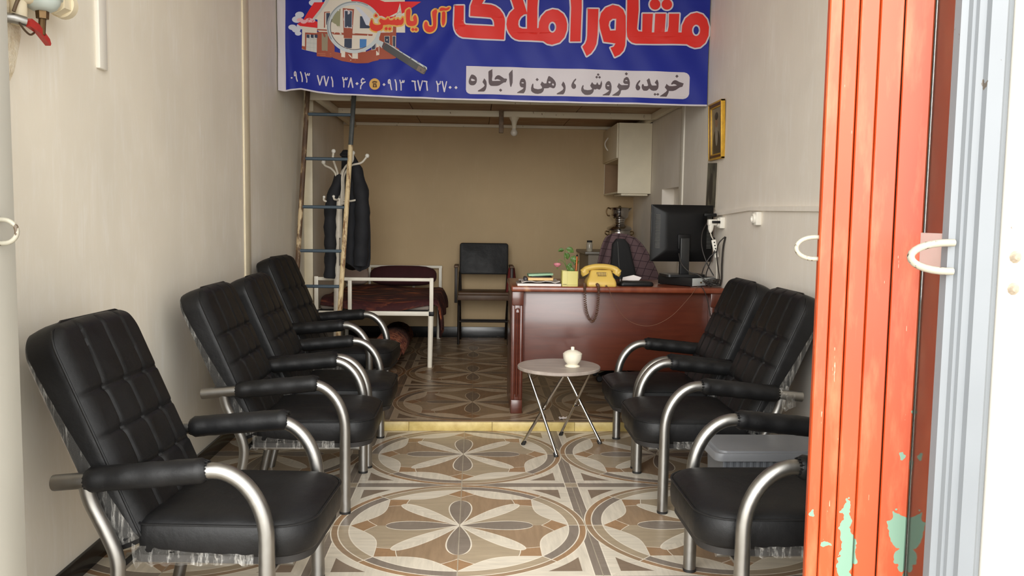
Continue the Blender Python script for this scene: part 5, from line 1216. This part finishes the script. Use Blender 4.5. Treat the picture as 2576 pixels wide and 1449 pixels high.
mo = thing('monitor', 'black computer monitor seen from behind on the desk', 'monitor', (1.540, 6.17, 0), .10)
zb, zt = 1.158, 1.576
bm = bmesh.new(); ol = rrect(-.238, .238, zb, zt, .008, 3); o2 = rrect(-.225, .225, zb+.012, zt-.012, .01, 3); o3 = rrect(-.15, .15, zb+.07, zt-.05, .02, 3); o4 = rrect(-.13, .13, zb+.09, zt-.07, .02, 3)
add_loft(bm, [[V(x, y, z) for x, z in o_] for o_, y in ((ol, .028), (ol, .006), (o2, -.004), (o3, -.034), (o4, -.038))]); cas = obj('case', bm, M['black_plastic'], mo, sharp=25)
obj('bezel', box((-.240, .008, zb-.002), (.240, .03, zt+.002), .004), plain('bezel_grey', (40,41,42), .3), mo)
obj('screen', box((-.215, .0295, zb+.03), (.215, .0315, zt-.02)), plain('dark_screen', (12,12,14), .12), mo)
bm = bmesh.new(); bm2 = bmesh.new()
for k in range(24):
    z = zt-.075-.0105*k
    add_box(bm, (-.216, -.010+(-.012), z-.0018), (-.166, -.006, z+.0018)); add_box(bm2, (.166, -.022, z-.0018), (.216, -.006, z+.0018))
for b_ in (bm, bm2): obj('vent_grille', b_, plain('vent_grey', (96,96,92), .45), mo)
obj('neck', box((-.036, -.072, 1.065), (.034, -.036, 1.335), .006, 3), plain('stand_black', (30,31,32), .35), mo)
obj('hinge', box((-.05, -.05, 1.25), (.05, -.03, 1.36), .006), M['black_plastic'], mo)
obj('stand_base', prism(rrect(-.15, .15, -.12, .09, .03, 5), ZT+.0645, ZT+.082), plain('stand_black', (30,31,32), .35), mo)
obj('speaker_tab', box((.225, -.02, 1.26), (.247, .02, 1.34), .006), M['black_plastic'], mo)

oc = thing('office_chair', 'office chair with a narrow black back behind the desk', 'chair', (1.275, 7.02, S))
bm = bmesh.new(); rings = []
for t in [k/14 for k in range(15)]:
    z = .60 + .635*t; hw = .165 - .10*t if t < .93 else .065 - .03*((t-.93)/.07)
    cx = .012 - .065*t
    rings.append([V(cx + x, y + .0, z) for x, y in rrect(-hw, hw, -.03, .03, .022, 4)])
add_loft(bm, rings); obj('backrest', bm, plain('black_mesh', (17,17,18), .8), oc, sharp=60)
obj('seat', box((-.26, -.05, .42), (.26, .46, .50), .03, 4), plain('black_mesh', (17,17,18), .8), oc)
obj('column', tube([V(0, .2, .08), V(0, .2, .42)], .028, seg=14), M['steel'], oc)
for k in range(5):
    a = 2*PI*k/5; l = obj('leg', tube([V(0, .2, .09), V(.24*math.cos(a), .2+.24*math.sin(a), .06)], [.025, .016], seg=10), M['black_plastic'], oc)
    obj('caster', lathe([(0, -.03), (.022, -.03), (.03, -.015), (.03, .015), (.022, .03), (0, .03)], seg=14), M['black_rubber'], l, (.24*math.cos(a), .2+.24*math.sin(a), .03)).rotation_euler.x = PI/2
n = N('checked_cloth'); X, Y, Z = n.sep(); gx = n.math('ABSOLUTE', n.math('SUBTRACT', n.math('FRACT', n.math('MULTIPLY_ADD', n.math('ADD', X, n.math('MULTIPLY', Z, -.35)), 15, 50)), .5)); gz = n.math('ABSOLUTE', n.math('SUBTRACT', n.math('FRACT', n.math('MULTIPLY_ADD', n.math('ADD', Z, n.math('MULTIPLY', X, .12)), 16, 50)), .5))
col = n.mix(n.math('MAXIMUM', n.math('LESS_THAN', gx, .045), n.math('LESS_THAN', gz, .045)), lin((98,76,78)), lin((52,34,40)))
M['check'] = n.out(n.mix(n.ramp(n.noise((6, 6, 6), 3), .3, .7, .0, .25), col, lin((74,58,60))), .9)
bm = bmesh.new(); G = []
for j in range(21):
    t = j/20; row = []
    for i in range(33):
        a = -1 + 2*i/32
        cx = 1.225 + .055*t + (.10*t*t if a > 0 else 0)
        hw = .10 + .19*t**.75 + (.10*t**.5 if a > 0 else 0)
        x = cx + hw*a
        z = S + 1.280 - .80*t*(.35+.65*t) - .02*a*a - (.0 if a < 0 else .05*a*t)
        y = 7.095 + .10*(1-a*a)*.5 + .03*t + .012*math.sin(a*9+t*3)
        row.append(bm.verts.new(V(x, y, z)))
    G.append(row)
for A, B in zip(G, G[1:]):
    for i in range(32): bm.faces.new((A[i], A[i+1], B[i+1], B[i]))
cc = obj('checked_cloth', bm, M['check'], sharp=80); md = cc.modifiers.new('t', 'SOLIDIFY'); md.thickness = .008
tag(cc, 'purple grey checked cloth draped over the office chair', 'cloth')

# ------------------------------------------------------------------ round folding table, bowl, bin, floor scraps
rtb = thing('folding_table', 'small round folding table with a grey top and chrome legs', 'table', (0, 0, 0))
n = N('grey_stone_laminate'); f = n.noise((5, 24, 5), 5, .65); M['lam'] = n.out(n.mix(n.ramp(f, .3, .7), lin((142,130,122)), lin((176,164,154))), .4)
CX, CY, TZ = .545, 5.29, .502
obj('top', lathe([(0, 0), (.262, 0), (.266, .004), (.266, .018), (.262, .022), (0, .022)], (CX, CY, TZ), seg=56), M['lam'], rtb)
obj('top_frame', tube([V(CX+.19*math.cos(a), CY+.19*math.sin(a), TZ-.008) for a in [2*PI*k/30 for k in range(30)]], .008, seg=8, closed=True), M['chrome'], rtb)
feet = dict(a=V(.322, 5.305, 0), b=V(.514, 5.025, 0), c=V(.592, 5.545, 0), d=V(.83, 5.325, 0))
heads = dict(a=V(.66, 5.07, TZ-.008), b=V(.37, 5.20, TZ-.008), c=V(.735, 5.34, TZ-.008), d=V(.60, 5.47, TZ-.008))
heads['a'] = V(.555, 5.10, TZ-.01); heads['b'] = V(.345, 5.225, TZ-.01); heads['c'] = V(.745, 5.24, TZ-.01); heads['d'] = V(.585, 5.46, TZ-.01)
for k in 'abcd':
    lg = obj('leg', tube([heads[k], feet[k] + V(0, 0, .012)], .0095, seg=12), M['chrome'], rtb)
    obj('rubber_foot', tube([feet[k] + (heads[k]-feet[k]).normalized()*.03 , feet[k]], [.0125, .014], seg=12), M['black_rubber'], lg)
obj('pivot', tube([V(.415, 5.135, .262), V(.452, 5.185, .262)], .006, seg=8), M['chrome'], rtb); obj('pivot', tube([V(.655, 5.375, .24), V(.695, 5.40, .24)], .006, seg=8), M['chrome'], rtb)
sb = thing('sugar_bowl', 'white lidded china sugar bowl on the round table', 'sugar bowl', (.628, 5.255, TZ+.022))
M['china'] = plain('white_china', (228,222,204), .22, var=.03)
obj('bowl', lathe([(0, 0), (.048, 0), (.050, .004), (.044, .010), (.033, .015), (.040, .021), (.051, .034), (.058, .052), (.0605, .072), (.0605, .080), (0, .080)], seg=40, fl=.012), M['china'], sb)
obj('lid', lathe([(0, .079), (.061, .079), (.0615, .083), (.05, .094), (.03, .104), (.012, .108), (.011, .112), (.0125, .120), (.010, .127), (0, .128)], seg=32), M['china'], sb)

bn_ = thing('storage_bin', 'grey plastic storage bin with a lid between the two right armchairs', 'storage bin', (1.36, 3.735, 0))
M['bin'] = plain('grey_plastic', (98,102,108), .45, var=.08)
bm = bmesh.new(); add_loft(bm, [[V(x, y, z) for x, y in rrect(-.26*k, .26*k, -.14*k, .14*k, .03, 4)] for k, z in ((.90, 0), (.93, .20), (.96, .40))])
for k in range(17): add_box(bm, (-.24+.03*k-.009, -.142, .33), (-.24+.03*k+.009, -.128, .405), .003)
obj('tub', bm, M['bin'], bn_)
bm = bmesh.new(); add_loft(bm, [[V(x, y, z) for x, y in rrect(-.285*k, .285*k, -.155*k, .155*k, .035, 5)] for k, z in ((.97, .40), (1, .402), (1, .428), (.985, .436), (.93, .437), (.92, .446), (.88, .447))]); obj('lid', bm, plain('grey_plastic_lid', (116,118,122), .42, var=.08), bn_)
bm = bmesh.new(); sheet(bm, (.60, 5.72), (.66, 5.75), S+.001, .004, .008, .1); tag(obj('paper_scrap', bm, M['paper']), 'small white scrap on the raised floor under the desk', 'scrap')
bm = bmesh.new(); sheet(bm, (1.12, 4.20), (1.22, 4.28), .001, .004, .03, .5); tag(obj('plastic_scrap', bm, M['wrap']), 'crumpled clear plastic scrap on the floor behind the grey bin', 'scrap')

sp_ = thing('socket_block', 'small white socket block standing on the desk behind the monitor stand', 'socket block', (1.62, 6.50, ZT))
obj('block', box((-.024, -.02, 0), (.024, .02, .14), .004), M['white_plastic'], sp_); obj('outlet', box((-.004, -.0215, .075), (.006, -.019, .095)), M['black_plastic'], sp_)
